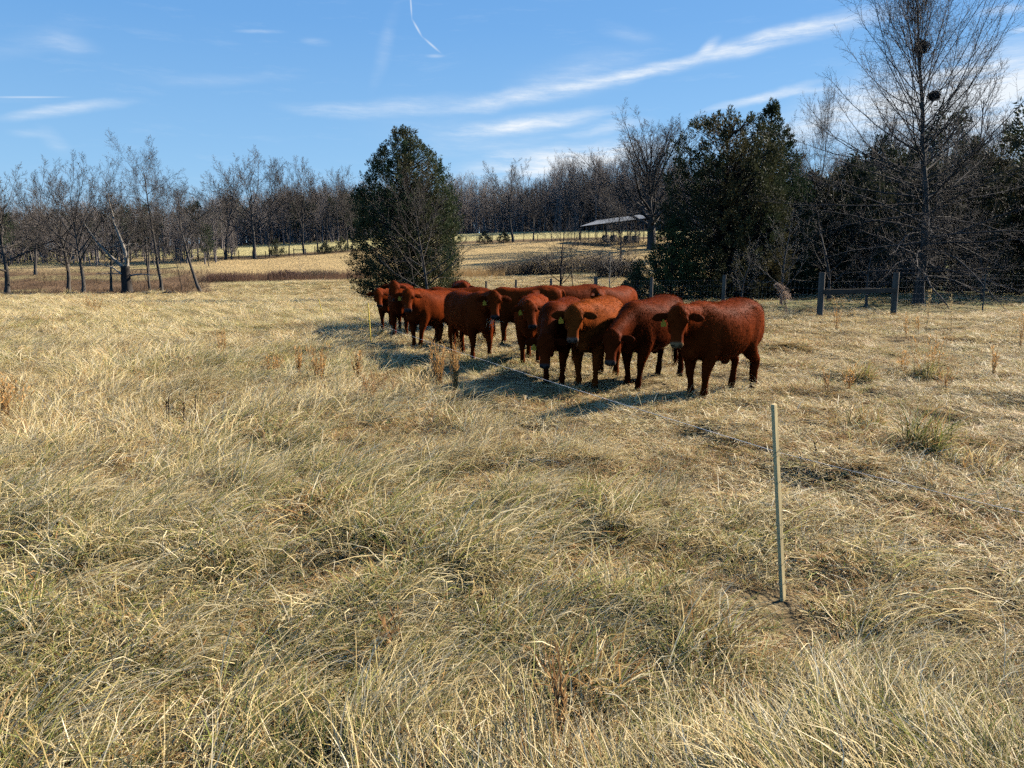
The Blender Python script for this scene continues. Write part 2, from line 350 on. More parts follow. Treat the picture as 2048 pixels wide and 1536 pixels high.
# ------------------------------------------------------------------ grass
PALES = [(.74, .60, .34), (.80, .69, .45), (.66, .53, .28)]
STRAWS = [(.57, .43, .19), (.50, .36, .145), (.63, .49, .24), (.46, .36, .14)]
BROWNS = [(.34, .19, .07), (.27, .14, .05), (.44, .26, .10)]
GREENS = [(.20, .215, .055), (.29, .285, .08), (.13, .165, .04), (.37, .35, .11)]
grass_mat = plant_mat('dry grass blade', .32, .55, .12, rand=.16)
def blades(g, n, radius, length, width, lean, curl, direction=None, spread=pi, mix=(.3, .4, .2, .1), segs=4, base_z=(0, .02), flat=False):
    """n bent ribbons: root in a disc, leaning by 'lean' from upright, curling over towards the ground"""
    a = rng.random(n) * 2 * pi; rr = radius * np.sqrt(rng.random(n))
    root = np.stack([rr * np.cos(a), rr * np.sin(a), rng.uniform(*base_z, n)], 1)
    az = (direction if direction is not None else 0) + rng.uniform(-spread, spread, n) * (1 if direction is None else 1) * np.abs(rng.random(n)) ** .35
    th = np.clip(rng.normal(lean, .28, n), .02, 1.75)
    cu = rng.uniform(.3, 1.0, n) * curl
    side = rng.normal(0, .35, n)
    Ln = length * rng.uniform(.45, 1.15, n)
    w = width * rng.uniform(.6, 1.3, n)
    P = np.zeros((n, segs + 1, 3)); P[:, 0] = root; az_i = az.copy(); th_i = th.copy()
    D = []
    for i in range(segs):
        d = np.stack([np.sin(th_i) * np.cos(az_i), np.sin(th_i) * np.sin(az_i), np.cos(th_i)], 1); D.append(d)
        P[:, i + 1] = P[:, i] + d * (Ln / segs)[:, None]
        kink = np.where(rng.random(n) < .07, rng.normal(0, .7, n), rng.normal(0, .10, n))
        th_i = np.clip(th_i + cu / segs * (1.5 if i > 0 else .8) + kink * .6, .02, 2.3); az_i += side / segs + kink
    P[:, :, 2] = np.maximum(P[:, :, 2], .004 + .02 * rng.random((n, 1)))
    up = np.array([0, 0, 1.0]) + rng.normal(0, .6, (n, 3))
    D0 = D[segs // 2]; S = np.cross(D0, up); S /= np.linalg.norm(S, axis=1, keepdims=True) + 1e-6
    prof = np.array([.75, 1, .9, .62, .12]) if segs == 4 else np.linspace(1, .1, segs + 1)
    W = (w[:, None] * prof[None] / 2)[:, :, None] * S[:, None]
    V = np.stack([P - W, P + W], 2).reshape(-1, 3)
    idx = np.arange(n * (segs + 1) * 2).reshape(n, segs + 1, 2)
    F = np.stack([idx[:, :-1, 0], idx[:, :-1, 1], idx[:, 1:, 1], idx[:, 1:, 0]], -1).reshape(-1, 4)
    pal = [PALES, STRAWS, BROWNS, GREENS]; k = rng.choice(4, n, p=np.array(mix) / sum(mix))
    C = np.array([pal[j][rng.integers(len(pal[j]))] for j in k]) * rng.uniform(.8, 1.2, (n, 1))
    shade = np.ones(segs + 1)
    Cv = (C[:, None, None] * shade[None, :, None, None]).repeat(2, 2).reshape(-1, 3)
    g.add(V, F, Cv)
tuft_meshes = []
def tuft(fn):
    g = Geo(); fn(g); me = g.mesh('grass_tuft', grass_mat); tuft_meshes.append(me)
LEAN_DIR = 0.0      # tufts lean along their own +X; the scatter turns them
def t_long(green):   # long flopped fescue, swept one way
    mx = (.36, .40, .10, .14) if green else (.36, .42, .16, .06)
    def f(g):
        blades(g, 44, .15, .43, .0042, .95, 1.35, LEAN_DIR, .8, mx)
        blades(g, 30, .20, .27, .0043, 1.0, 1.1, None, pi, mx)
        blades(g, 30, .22, .18, .0052, 1.42, .3, None, pi, (.2, .4, .35, .05))
    return f
def t_mat(brown):    # matted thatch, short
    mx = (.32, .36, .28, .04) if brown else (.32, .38, .14, .16)
    def f(g):
        blades(g, 70, .23, .14, .0046, 1.28, .9, None, pi, mx)
        blades(g, 34, .21, .16, .0046, .95, 1.6, None, pi, mx)
    return f
def t_green(g):
    blades(g, 48, .12, .20, .0052, .55, .9, None, pi, (.10, .16, .06, .68))
    blades(g, 34, .18, .16, .0050, 1.25, .6, None, pi, (.25, .4, .25, .1))
def t_stalk(g):      # a few upright culms and long loose blades over thatch
    blades(g, 5, .14, .40, .0030, .6, .6, None, pi, (.5, .35, .15, 0))
    blades(g, 55, .21, .20, .0052, 1.2, .9, None, pi, (.32, .4, .2, .08))
def t_dark(g):       # brown hollow tussock
    blades(g, 56, .15, .24, .0050, .95, 1.4, None, pi, (.12, .25, .55, .08))
    blades(g, 40, .20, .16, .0052, 1.35, .5, None, pi, (.1, .3, .55, .05))
for k in range(3): tuft(t_long(True))        # 0-2
for k in range(3): tuft(t_long(False))       # 3-5
for k in range(3): tuft(t_mat(False))        # 6-8
for k in range(3): tuft(t_mat(True))         # 9-11
for k in range(2): tuft(t_green)             # 12-13
for k in range(2): tuft(t_stalk)             # 14-15
for k in range(2): tuft(t_dark)              # 16-17

tuft_col = bpy.data.collections.new('grass_tufts')
for i, me in enumerate(tuft_meshes):
    o = bpy.data.objects.new('grass_tuft_%02d' % i, me); tuft_col.objects.link(o)
def scatter(name, label, pts, rot, scl, idx, coll):
    me = bpy.data.meshes.new(name); me.vertices.add(len(pts)); me.vertices.foreach_set('co', np.asarray(pts, np.float32).ravel())
    for nm, tp, arr, key in (('rot', 'FLOAT_VECTOR', rot, 'vector'), ('scl', 'FLOAT_VECTOR', scl, 'vector'), ('pick', 'INT', idx, 'value')):
        a = me.attributes.new(nm, tp, 'POINT'); a.data.foreach_set(key, np.ascontiguousarray(np.asarray(arr, np.int32 if tp == 'INT' else np.float32)).ravel())
    o = link(name, me); tag(o, label, kind='stuff')
    ng = bpy.data.node_groups.new(name, 'GeometryNodeTree')
    ng.interface.new_socket('Geometry', in_out='INPUT', socket_type='NodeSocketGeometry'); ng.interface.new_socket('Geometry', in_out='OUTPUT', socket_type='NodeSocketGeometry')
    N = ng.nodes.new; L = ng.links.new
    gi, go = N('NodeGroupInput'), N('NodeGroupOutput')
    ci = N('GeometryNodeCollectionInfo'); ci.inputs['Collection'].default_value = coll; ci.inputs['Separate Children'].default_value = True; ci.inputs['Reset Children'].default_value = True
    ip = N('GeometryNodeInstanceOnPoints'); ip.inputs['Pick Instance'].default_value = True
    L(gi.outputs[0], ip.inputs['Points']); L(ci.outputs[0], ip.inputs['Instance'])
    for nm, tp, sock in (('rot', 'FLOAT_VECTOR', 'Rotation'), ('scl', 'FLOAT_VECTOR', 'Scale'), ('pick', 'INT', 'Instance Index')):
        na = N('GeometryNodeInputNamedAttribute'); na.data_type = tp; na.inputs['Name'].default_value = nm
        L(na.outputs['Attribute'], ip.inputs[sock])
    L(ip.outputs[0], go.inputs[0])
    md = o.modifiers.new('scatter', 'NODES'); md.node_group = ng
    return o
def wedge(r0, r1, n, half=radians(41)):
    r = np.sqrt(rng.random(n) * (r1 * r1 - r0 * r0) + r0 * r0); a = rng.uniform(-half, half, n)
    return r * np.sin(a), r * np.cos(a)
def grazed(x, y):
    """1 on the short, eaten-down right side behind the wire and under the herd; 0 in the long grass on the left"""
    u = x / np.maximum(y, .5) * FPX + 1024
    wire = 3.55 + (14.6 - 3.55) * (1.26 - x) / (1.26 + 2.73)
    s = (y - np.where(x < 1.26, wire, 3.2 - .5 * (x - 1.26))) * .8 + (fbm(x * .6, y * .6, 2) - .5) * 2.2
    g = 1 / (1 + np.exp(-1.8 * s))
    g = np.where(y > 16, np.clip(.2 + .9 * (u - 600) / 500, 0.1, 1), g)
    return g
def make_grass():
    X, Y, Z, R, S, K = [], [], [], [], [], []
    for r0, r1, dens, s0, s1 in ((.55, 3.2, 300, .45, .85), (3.2, 7, 160, .52, .98), (7, 14, 80, .66, 1.12), (14, 26, 34, .95, 1.5), (26, 50, 12, 1.4, 2.1), (50, 101, 3.6, 2.0, 3.2)):
        half = radians(60) if r1 < 4 else radians(42)
        n = int(dens * half * (r1 * r1 - r0 * r0)); x, y = wedge(r0, r1, n, half)
        u = x / np.maximum(y, .5) * FPX + 1024
        g = grazed(x, y); keep = np.ones(n, bool)
        keep &= ~((y > 26) & (u > 1500) & (rng.random(n) > .25)) & ~((y > 82) & (u < 430))
        keep &= ~((y > 100))
        hollow = fbm(x * 2.6 + 33, y * 2.6, 2)
        stk = (np.abs(x - 1.30) < .09) & (y > 3.2) & (y < 3.60); keep &= ~(stk & (rng.random(n) < .8))
        x, y, g, u, hollow = x[keep], y[keep], g[keep], u[keep], hollow[keep]; n = len(x)
        patch = fbm(x * .9 + 4, y * .9, 3); gp = fbm(x * .45 + 60, y * .45 + 8, 3); dp = fbm(x * 1.1 + 90, y * 1.1, 2)
        k = np.where(rng.random(n) < g, rng.integers(9, 12, n), np.where(rng.random(n) < np.clip((gp - .38) * 5, .1, .95), rng.integers(0, 3, n), rng.integers(3, 6, n)))
        sw = rng.random(n)
        k = np.where((sw < .16), rng.integers(6, 9, n), k); k = np.where((sw > .93), rng.integers(14, 16, n), k)
        k = np.where((gp > .53) & (g < .6) & (rng.random(n) < .28), rng.integers(12, 14, n), k); k = np.where((gp > .60) & (rng.random(n) < .25), rng.integers(12, 14, n), k)
        k = np.where((dp > .63) & (rng.random(n) < .75), rng.integers(16, 18, n), k)
        hol = (hollow < .40) & (rng.random(n) < .85); k = np.where(hol, rng.integers(16, 18, n), k)
        flow = 2 * pi * fbm(x * .28 + 3, y * .28 + 7, 2) * 1.3 - 1.9                        # the way the long grass has fallen
        rz = np.where(k < 6, flow + rng.normal(0, .6, n), rng.random(n) * 2 * pi)
        s = rng.uniform(s0, s1, n) * (.45 + 1.1 * patch)
        sz = s * np.where(g > .5, .68, 1.0) * np.where(k >= 16, .8, 1) * np.where(hol, .45, 1) * rng.uniform(.8, 1.15, n)
        if r1 > 14: sz *= .62 if r1 <= 26 else (.42 if r1 <= 50 else .32)
        X.append(x); Y.append(y); Z.append(height(x, y) - .01); K.append(k)
        R.append(np.stack([rng.normal(0, .16, n), rng.normal(0, .16, n), rz], 1)); S.append(np.stack([s, s, sz], 1))
    P = np.stack([np.concatenate(X), np.concatenate(Y), np.concatenate(Z)], 1)
    scatter('pasture_grass', 'dense tangle of dry straw and green pasture grass', P, np.concatenate(R), np.concatenate(S), np.concatenate(K), tuft_col)
    print('grass tufts', len(P))
make_grass()
# ------------------------------------------------------------------ trees
bark_grey = solid_mat('grey winter bark', (.075, .065, .056), .9, .1, 3, .6, 1.4, .5, (1, 1, .35))
bark_dark = solid_mat('dark wet bark', (.038, .032, .028), .9, .1, 3, .6, 1.4, .5, (1, 1, .35))
bark_pale = solid_mat('bleached dead wood', (.30, .26, .21), .85, .1, 3, .55, 1.2, .4, (1, 1, .35))
twig_grey = solid_mat('grey brown twigs', (.075, .064, .056), .9, .1, 2, .75, 1.25)
twig_pale = solid_mat('pale grey twigs', (.15, .135, .115), .85, .1, 2, .75, 1.25)
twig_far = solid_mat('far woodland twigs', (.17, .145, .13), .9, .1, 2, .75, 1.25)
twig_dark = solid_mat('dark twigs', (.045, .038, .033), .9, .1, 2, .75, 1.25)
def norm(a): return a / (np.linalg.norm(a, axis=-1, keepdims=True) + 1e-9)
def grow(r, trunk, levels):
    """trunk: list of (start, direction, length, radius); levels: one dict per order of branching. Returns per level (P, R)."""
    out = []
    S = np.array([t[0] for t in trunk], float); D = norm(np.array([t[1] for t in trunk], float))
    Ln = np.array([t[2] for t in trunk], float); Rd = np.array([t[3] for t in trunk], float)
    for li, lv in enumerate(levels):
        n = lv['seg']; B = len(S)
        P = np.zeros((B, n + 1, 3)); P[:, 0] = S; d = D.copy(); T = np.zeros((B, n + 1, 3)); T[:, 0] = D
        up = lv.get('up', 0); up = np.broadcast_to(up, (B,)) if np.ndim(up) == 0 else up
        for i in range(n):
            d = norm(d + r.normal(0, lv['wig'], (B, 3)) + np.array([0, 0, 1.0]) * up[:, None] / n)
            P[:, i + 1] = P[:, i] + d * (Ln / n)[:, None]; T[:, i + 1] = d
        tt = np.linspace(0, 1, n + 1)
        R = Rd[:, None] * (1 - (1 - lv.get('tip', .15)) * tt[None] ** lv.get('tpow', .9))
        if li == 0 and lv.get('flare', 1): R[:, 0] *= lv.get('flare', 1.35)
        out.append((P, R))
        if li + 1 == len(levels): break
        c = levels[li + 1]; k = c['n']
        t = np.sort(c['t0'] + (c.get('t1', .98) - c['t0']) * (np.arange(k)[None] + r.random((B, k))) / k, 1)
        f = t * n; i0 = np.minimum(f.astype(int), n - 1); fr = (f - i0)[..., None]
        bi = np.arange(B)[:, None]
        pos = P[bi, i0] * (1 - fr) + P[bi, i0 + 1] * fr
        tan = norm(T[bi, i0] * (1 - fr) + T[bi, i0 + 1] * fr)
        rad = R[bi, i0] * (1 - fr[..., 0]) + R[bi, i0 + 1] * fr[..., 0]
        phi = np.arange(k)[None] * 2.4 + r.random((B, 1)) * 6.28 + r.normal(0, .5, (B, k))
        ref = np.where(np.abs(tan[..., 2:3]) < .9, np.array([0, 0, 1.]), np.array([1., 0, 0]))
        e1 = norm(np.cross(tan, ref)); e2 = np.cross(tan, e1)
        a0, a1 = c['ang']; ang = np.radians(a0 + (a1 - a0) * (t - c['t0']) / max(1e-6, .98 - c['t0']) + r.normal(0, c.get('aj', 8), (B, k)))[..., None]
        dirs = norm(tan * np.cos(ang) + (e1 * np.cos(phi)[..., None] + e2 * np.sin(phi)[..., None]) * np.sin(ang))
        shp = c.get('shape', lambda q: 1 - .55 * q)
        q = (t - c['t0']) / max(1e-6, .98 - c['t0'])
        L2 = Ln[:, None] * c['len'] * shp(q) * r.uniform(.7, 1.2, (B, k))
        if 'abs' in c: L2 = c['abs'] * shp(q) * r.uniform(.75, 1.2, (B, k))
        R2 = np.minimum(rad * c['rr'], rad * .9); R2 = np.maximum(R2, c.get('rmin', .004))
        keep = r.random((B, k)) < c.get('p', 1.0)
        S, D, Ln, Rd = pos[keep], dirs[keep], L2[keep], R2[keep]
        if 'upq' in c: levels[li + 1] = dict(c, up=c['upq'](q)[keep])
    return out
def tree_meshes(name, parts, nsplit, sides, mtrunk, mtwig):
    """first nsplit levels make the trunk and limbs, the rest the twigs of the crown"""
    def build(lv, k0):
        Vs, Fs, n = [], [], 0
        for j, (P, R) in enumerate(lv):
            V, F = tubes(P, R, sides[min(k0 + j, len(sides) - 1)]); Vs.append(V); Fs.append(F + n); n += len(V)
        return np.vstack(Vs), np.vstack(Fs)
    V, F = build(parts[:nsplit], 0); a = new_mesh(name + '_trunk', V, F, mtrunk)
    V, F = build(parts[nsplit:], nsplit); b = new_mesh(name + '_crown', V, F, mtwig)
    return a, b
SIDES = (9, 6, 4, 3, 3)
def oak(seed, H=16, r0=.23, t0=.28, spread=1.0, fork=False, lean=0, mt=None, mw=None, n=(17, 10, 8, 7), upl=.35, dense=1.0):
    r = np.random.default_rng(seed)
    tr = [((0, 0, -.2), (lean, r.normal(0, .03), 1), H * .93, r0)]
    if fork:
        tr = [((0, 0, -.2), (lean - .10, .04, 1), H * .9, r0 * .8), ((.12, .05, -.2), (lean + .16, -.04, 1), H * .88, r0 * .75)]
    L = [dict(seg=10, wig=.06, tip=.08, tpow=1.0, up=.15),
         dict(seg=7, wig=.15, up=upl, n=n[0], t0=t0, ang=(68, 24), len=.74 * spread, rr=.58, shape=lambda q: .62 + 1.3 * q * (1 - q) - .38 * q, aj=12, tip=.12),
         dict(seg=5, wig=.15, up=.28, n=n[1], t0=.18, ang=(55, 28), len=.50, rr=.52, aj=12, tip=.2),
         dict(seg=3, wig=.17, up=.18, n=n[2], t0=.10, ang=(52, 28), len=.50, rr=.5, aj=14, tip=.3, rmin=.010),
         dict(seg=1, wig=.18, up=.1, n=n[3], t0=.08, ang=(50, 30), len=.70, rr=.6, aj=15, tip=.4, rmin=.0062)]
    return grow(r, tr, L)
def vase(seed, H=22, r0=.5, twin=True, t0=.30, n=(18, 11, 8, 7), up=.42, ln=1.10, ang=(74, 18)):        # old open-grown oak: short bole dividing into many rising limbs, domed crown
    r = np.random.default_rng(seed)
    tr = [((0, 0, -.2), (-.07, 0, 1), H * .50, r0), ((.6, .1, -.2), (.13, .02, 1), H * .52, r0 * .85)]
    if not twin: tr = [((0, 0, -.2), (r.normal(0, .06), 0, 1), H * .60, r0)]
    L = [dict(seg=9, wig=.06, tip=.30, up=.2),
         dict(seg=8, wig=.10, up=up, n=n[0], t0=t0, ang=ang, len=ln, rr=.62, aj=9, shape=lambda q: .95 - .12 * q, tip=.12),
         dict(seg=5, wig=.11, up=.42, n=n[1], t0=.25, ang=(46, 24), len=.36, rr=.5, aj=9, tip=.2),
         dict(seg=3, wig=.13, up=.25, n=n[2], t0=.12, ang=(44, 26), len=.46, rr=.5, tip=.3, rmin=.011),
         dict(seg=1, wig=.16, up=.12, n=n[3], t0=.1, ang=(42, 30), len=.62, rr=.6, tip=.4, rmin=.009)]
    return grow(r, tr, L)
def pin_oak(seed, H=14.5, r0=.235):  # straight leader, drooping low skirts, level middle, long rising whips above
    r = np.random.default_rng(seed)
    tr = [((0, 0, -.2), (.02, 0, 1), H, r0)]
    L = [dict(seg=14, wig=.035, tip=.04, tpow=.72, up=.1),
         dict(seg=9, wig=.07, n=140, t0=.10, t1=.985, ang=(98, 14), abs=6.3, len=1, rr=.34, rmin=.015, aj=9, tip=.14,
              shape=lambda q: np.where(q < .25, .80 + .5 * q, 1.0 - .10 * (q - .25)) * np.where(q > .65, 1 - (q - .65) * 1.5, 1), upq=lambda q: np.where(q < .24, -.28, .12 + 2.6 * np.clip(q - .20, 0, .42))),
         dict(seg=4, wig=.12, n=19, t0=.10, ang=(58, 26), len=.30, rr=.42, up=.42, rmin=.0075, tip=.25),
         dict(seg=1, wig=.16, n=10, t0=.06, ang=(60, 35), len=.42, rr=.55, up=.08, rmin=.0045, tip=.4),
         ]
    return grow(r, tr, L)
def spreader(seed, H=6.5, r0=.10, n=(16, 9, 7), t0=.12, upl=.6, ln=.62, ang=(62, 28)):  # small bare tree with open branches
    r = np.random.default_rng(seed)
    tr = [((0, 0, -.1), (r.normal(0, .05), 0, 1), H * .92, r0)]
    L = [dict(seg=8, wig=.05, tip=.12, up=.1),
         dict(seg=6, wig=.09, n=n[0], t0=t0, ang=ang, len=ln, rr=.5, up=upl, aj=10, tip=.15, rmin=.012, shape=lambda q: 1 - .6 * q),
         dict(seg=4, wig=.13, n=n[1], t0=.15, ang=(50, 30), len=.42, rr=.5, up=.3, tip=.25, rmin=.007),
         dict(seg=2, wig=.16, n=n[2], t0=.1, ang=(48, 30), len=.5, rr=.55, up=.12, tip=.4, rmin=.004)]
    return grow(r, tr, L)
TREE = {}
for key, args in dict(
        broad=dict(seed=11, H=15, t0=.30, spread=1.0), tall=dict(seed=12, H=18, r0=.23, t0=.46, spread=.78, n=(12, 10, 8, 7)), leaning=dict(seed=13, H=15, t0=.34, lean=-.20, spread=.95),
        slim=dict(seed=14, H=16, r0=.17, t0=.34, spread=.70, upl=.6), low=dict(seed=15, H=12, r0=.23, t0=.16, spread=1.05, upl=.25), forked=dict(seed=16, H=16, t0=.34, fork=True, spread=.8, n=(10, 10, 8, 7)),
        rising=dict(seed=17, H=16, r0=.21, t0=.28, spread=.9, upl=.9)).items():
    TREE[key] = (tree_meshes(key, oak(**args), 2, SIDES, bark_grey, twig_grey), args['H'])
TREE['old_oak'] = (tree_meshes('old_oak', vase(21), 2, SIDES, bark_grey, twig_grey), 22 * 1.0)
for key_, a_ in dict(dome=dict(seed=22, H=16, r0=.25, twin=False, t0=.42, n=(14, 11, 8, 7), up=.30, ln=.95, ang=(78, 15)), fan=dict(seed=23, H=17, r0=.24, twin=False, t0=.38, n=(14, 11, 8, 7), up=.45, ln=1.0, ang=(64, 14)),
                      gnarl=dict(seed=24, H=14, r0=.27, twin=False, t0=.30, n=(15, 10, 8, 7), up=.18, ln=.95, ang=(84, 20))).items():
    TREE[key_] = (tree_meshes(key_, vase(**a_), 2, SIDES, bark_grey, twig_grey), a_['H'])
TREE['sapling'] = (tree_meshes('sapling', spreader(31), 2, (7, 5, 3, 3), bark_dark, twig_grey), 6.5)
TREE['wisp'] = (tree_meshes('wisp', spreader(33, 6, .05, (11, 6, 5), .25, .8, .40, (50, 25)), 2, (6, 4, 3, 3), bark_dark, twig_grey), 6)
TREE['pale_sapling'] = (tree_meshes('pale_sapling', spreader(35, 4.6, .055, (12, 6, 4), .18, .35, .42, (70, 40)), 2, (6, 4, 3, 3), bark_pale, twig_pale), 4.6)
def measure(key):
    (a, b), H = TREE[key]; z = np.empty(len(b.vertices) * 3, np.float32); b.vertices.foreach_get('co', z); z = z.reshape(-1, 3)
    return float(np.percentile(z[:, 2], 99.7)), float(np.percentile(np.abs(z[:, 0]), 98))
TOP = {k: measure(k) for k in TREE}
def tree(name, key, p, top_py, label, rz=0.0, wid=1.0, cat='tree', group=None, mats=None, bare=True):
    """a bare tree standing at p, as tall as a picture height top_py asks for at its distance"""
    top = CAM_H + (HORIZON - top_py) / FPX * p.y
    s = (top - p.z) / TOP[key][0]
    e = empty(name, p, rz); e.scale = (s * wid, s * wid, s)
    tag(e, label, cat, group)
    (a, b), _ = TREE[key]
    if mats: a = a.copy(); b = b.copy(); a.materials[0] = mats[0]; b.materials[0] = mats[1]
    link('trunk', a, e); link('crown', b, e)
    return e
G_ROW = 'bare trees along the left edge of the pasture'
def left_row():
    for key, px, Y, top, lab, rz, w in (
        ('gnarl', 20, 86, 330, 'dark bare tree with low forking limbs at the far left edge of the field', .6, 1.1),
        ('fan', 81, 112, 318, 'thick grey trunk standing back behind the low forking tree at the far left', 2.0, 1.0),
        ('gnarl', 142, 90, 360, 'dark medium bare tree between the far left trees and the broad domed one', 1.1, 1.0),
        ('dome', 171, 84, 318, 'broad bare tree with a rounded dome crown left of the broken dead tree', 3.9, 1.05),
        ('fan', 228, 88, 328, 'straight bare tree directly left of the broken dead tree', .3, .9),
        ('forked', 305, 90, 336, 'bare tree close behind the tallest tree, on its left side', 2.2, .8),
        ('tall', 328, 86, 282, 'tallest slender bare tree of the left row with a high open top', 4.4, .95),
        ('leaning', 406, 85, 350, 'bare tree leaning left with a dark trunk, right end of the front row', .15, 1.1),
        ('fan', 459, 137, 316, 'bare tree on the far fence line left of the wide pale fan crown', 1.3, .9),
        ('fan', 517, 139, 297, 'wide fan crowned bare tree standing on the far fence line', 2.7, 1.3),
        ('slim', 547, 142, 322, 'thin dark trunk beside the wide fan crowned tree', .2, .7),
        ('slim', 584, 145, 355, 'short grey trunk on the far fence line left of the small wooden gate', 3.0, .7),
        ('dome', 615, 147, 320, 'curving bare tree leaning left beside the small far gate', .25, .9),
        ('fan', 642, 150, 341, 'bare tree leaning right on the far fence line', 3.3, .8),
        ('tall', 659, 151, 350, 'slender upright bare tree just right of the leaning one on the fence line', 1.2, .75),
        ('rising', 701, 153, 341, 'bare tree with two close trunks left of the big cedar', .9, .8),
        ('slim', 709, 153, 372, 'thinner of the two trunks left of the big cedar', 2.9, .7),
        ('slim', 985, 163, 400, 'small thin bare tree right of the big cedar on the far fence line', 1.0, .8),
        ('dome', 1027, 165, 324, 'broad round crowned bare tree standing alone in the middle distance', 5.1, 1.2),
        ('low', 1066, 166, 372, 'low bare tree right of the round crowned one on the far fence line', 2.0, .8),
        ('rising', 1157, 166, 338, 'bare tree at the left corner of the open shed', 3.4, .8),
        ('low', 1238, 122, 405, 'low bare tree whose branches cross in front of the open shed', 2.6, 1.1), ('low', 1210, 172, 372, 'dim bare tree behind the roof of the open shed', .8, .9)):
        tree('bare_tree', key, at(px, Y), top, lab, rz, w, group=G_ROW if px < 430 else 'bare trees on the far fence line')
    tree('bare_tree', 'old_oak', at(1300, 140), 222, 'huge old oak with a domed fan of limbs left of the dark cedars', 1.2, 1.35)
    for px, Y, top, lab, key, rz in ((1121, 50.5, 398, 'small dark bare tree standing behind the herd beyond the fence', 'sapling', .4), (1145, 49, 440, 'thin leaning sapling right of the small dark bare tree', 'wisp', 2.0),
                        (1184, 47, 470, 'pair of thin dark stems near a fence post behind the herd', 'wisp', 3.6), (1262, 50, 440, 'thin reddish sapling beside the dark cedar', 'wisp', 5.0),
                        (368, 88, 470, 'small sapling left of the leaning tree in the left row', 'wisp', 1.0)):
        tree('bare_sapling', key, at(px, Y), top, lab, rz, 1.0, 'sapling')
    tree('bare_sapling', 'pale_sapling', at(1219, 42), 470, 'pale grey sapling with level branches beside the dark cedar', .7, 1.1, 'sapling')
    tree('bare_sapling', 'wisp', at(607, 106), 500, 'pale thin sapling in the brown brush belt left of the cedar', 1.7, .8, 'sapling', mats=(bark_pale, twig_pale))
left_row()

# the broken, bleached tree of the left row
def dead_tree():
    p = at(261, 83); e = tag(empty('dead_tree', p), 'broken dead tree with bleached hanging limbs in the left row', 'dead tree')
    r = np.random.default_rng(5)
    tr = [((0, 0, -.2), (0, 0, 1), 3.2, .62)]
    g1 = grow(r, tr, [dict(seg=5, wig=.05, tip=.7, flare=1.25)])
    V, F = tubes(*g1[0], 9); link('trunk', new_mesh('dead_trunk', V, F, bark_dark), e)
    limbs = [((.1, 0, 2.4), (.22, .1, 1), 8.5, .26), ((-.15, 0, 2.6), (-.62, 0, 1), 6.2, .22), ((-.2, .1, 2.0), (-.9, -.2, .55), 3.6, .13), ((.2, 0, 1.9), (.9, -.1, .5), 3.4, .13), ((.15, -.2, 2.8), (.35, -.3, .9), 4.5, .13), ((-.1, -.3, 2.2), (-.6, -.5, -.1), 2.8, .09)]
    lv = grow(r, limbs, [dict(seg=8, wig=.14, tip=.12, up=.05, flare=1), dict(seg=4, wig=.2, n=9, t0=.25, ang=(60, 45), len=.30, rr=.45, up=-.5, tip=.2, rmin=.02), dict(seg=3, wig=.2, n=7, t0=.1, ang=(55, 40), len=.5, rr=.5, up=-.3, tip=.3, rmin=.012)])
    V, F = tubes(*lv[0], 6); link('limbs', new_mesh('dead_limbs', V, F, bark_pale), e)
    Vs, Fs, n = [], [], 0
    for P, R in lv[1:]:
        V, F = tubes(P, R, 3); Vs.append(V); Fs.append(F + n); n += len(V)
    link('crown', new_mesh('dead_twigs', np.vstack(Vs), np.vstack(Fs), twig_pale), e)
dead_tree()

# bare tree in front of the big cedar, its pale branches spread across it
def cedar_front_tree():
    m = tree_meshes('spray', spreader(41, 7.4, .10, (22, 11, 8), .10, .55, .72, (68, 25)), 2, (7, 5, 3, 3), bark_grey, twig_grey)
    p = at(857, 46.5); e = tag(empty('bare_tree', p, .9), 'leafless grey tree with a wide spray of branches in front of the big cedar', 'tree')
    link('trunk', m[0], e); link('crown', m[1], e)
cedar_front_tree()
def big_bare_tree():
    parts = pin_oak(51)
    m = tree_meshes('pin_oak', parts, 1, (10, 5, 3, 3), bark_grey, twig_grey)
    p = at(1832, 30.5); e = tag(empty('bare_tree', p, .5), 'large bare tree with upright whips and drooping low branches at the right', 'tree')
    link('trunk', m[0], e); link('crown', m[1], e)
    s = (CAM_H + (HORIZON + 30) / FPX * p.y - p.z) / 14.5
    e.scale = (s * 1.0, s * 1.0, s)
    P = parts[0][0][0]
    def on_trunk(py):
        z = CAM_H + (HORIZON - py) / FPX * p.y - p.z
        q = z / s; i = int(np.argmin(np.abs(P[:, 2] - q))); a = P[i]
        c, sn = cos(.5), sin(.5)
        return Vector((p.x + s * (a[0] * c - a[1] * sn), p.y + s * (a[0] * sn + a[1] * c), p.z + z))
    r = np.random.default_rng(6)
    for py, size, off, lab in ((118, .34, .08, 'dark twiggy squirrel nest high in the large bare tree'), (208, .22, .45, 'smaller squirrel nest lower in the large bare tree')):
        q = on_trunk(py) + Vector((off, -.05, 0)); n = 420
        d = norm(r.normal(0, 1, (n, 3))); c = d * size * r.uniform(.3, 1, (n, 1)) * np.array([1, 1, .75]); t = norm(np.cross(d, r.normal(0, 1, (n, 3))) + .4 * d)
        L = r.uniform(.12, .3, (n, 1)); Pn = np.stack([c - t * L / 2, c + d * .02, c + t * L / 2], 1)
        V, F = tubes(Pn, np.full((n, 3), .009), 3)
        tag(link('nest', new_mesh('nest', V, F, twig_dark), loc=q), lab, 'nest', 'squirrel nests')
big_bare_tree()

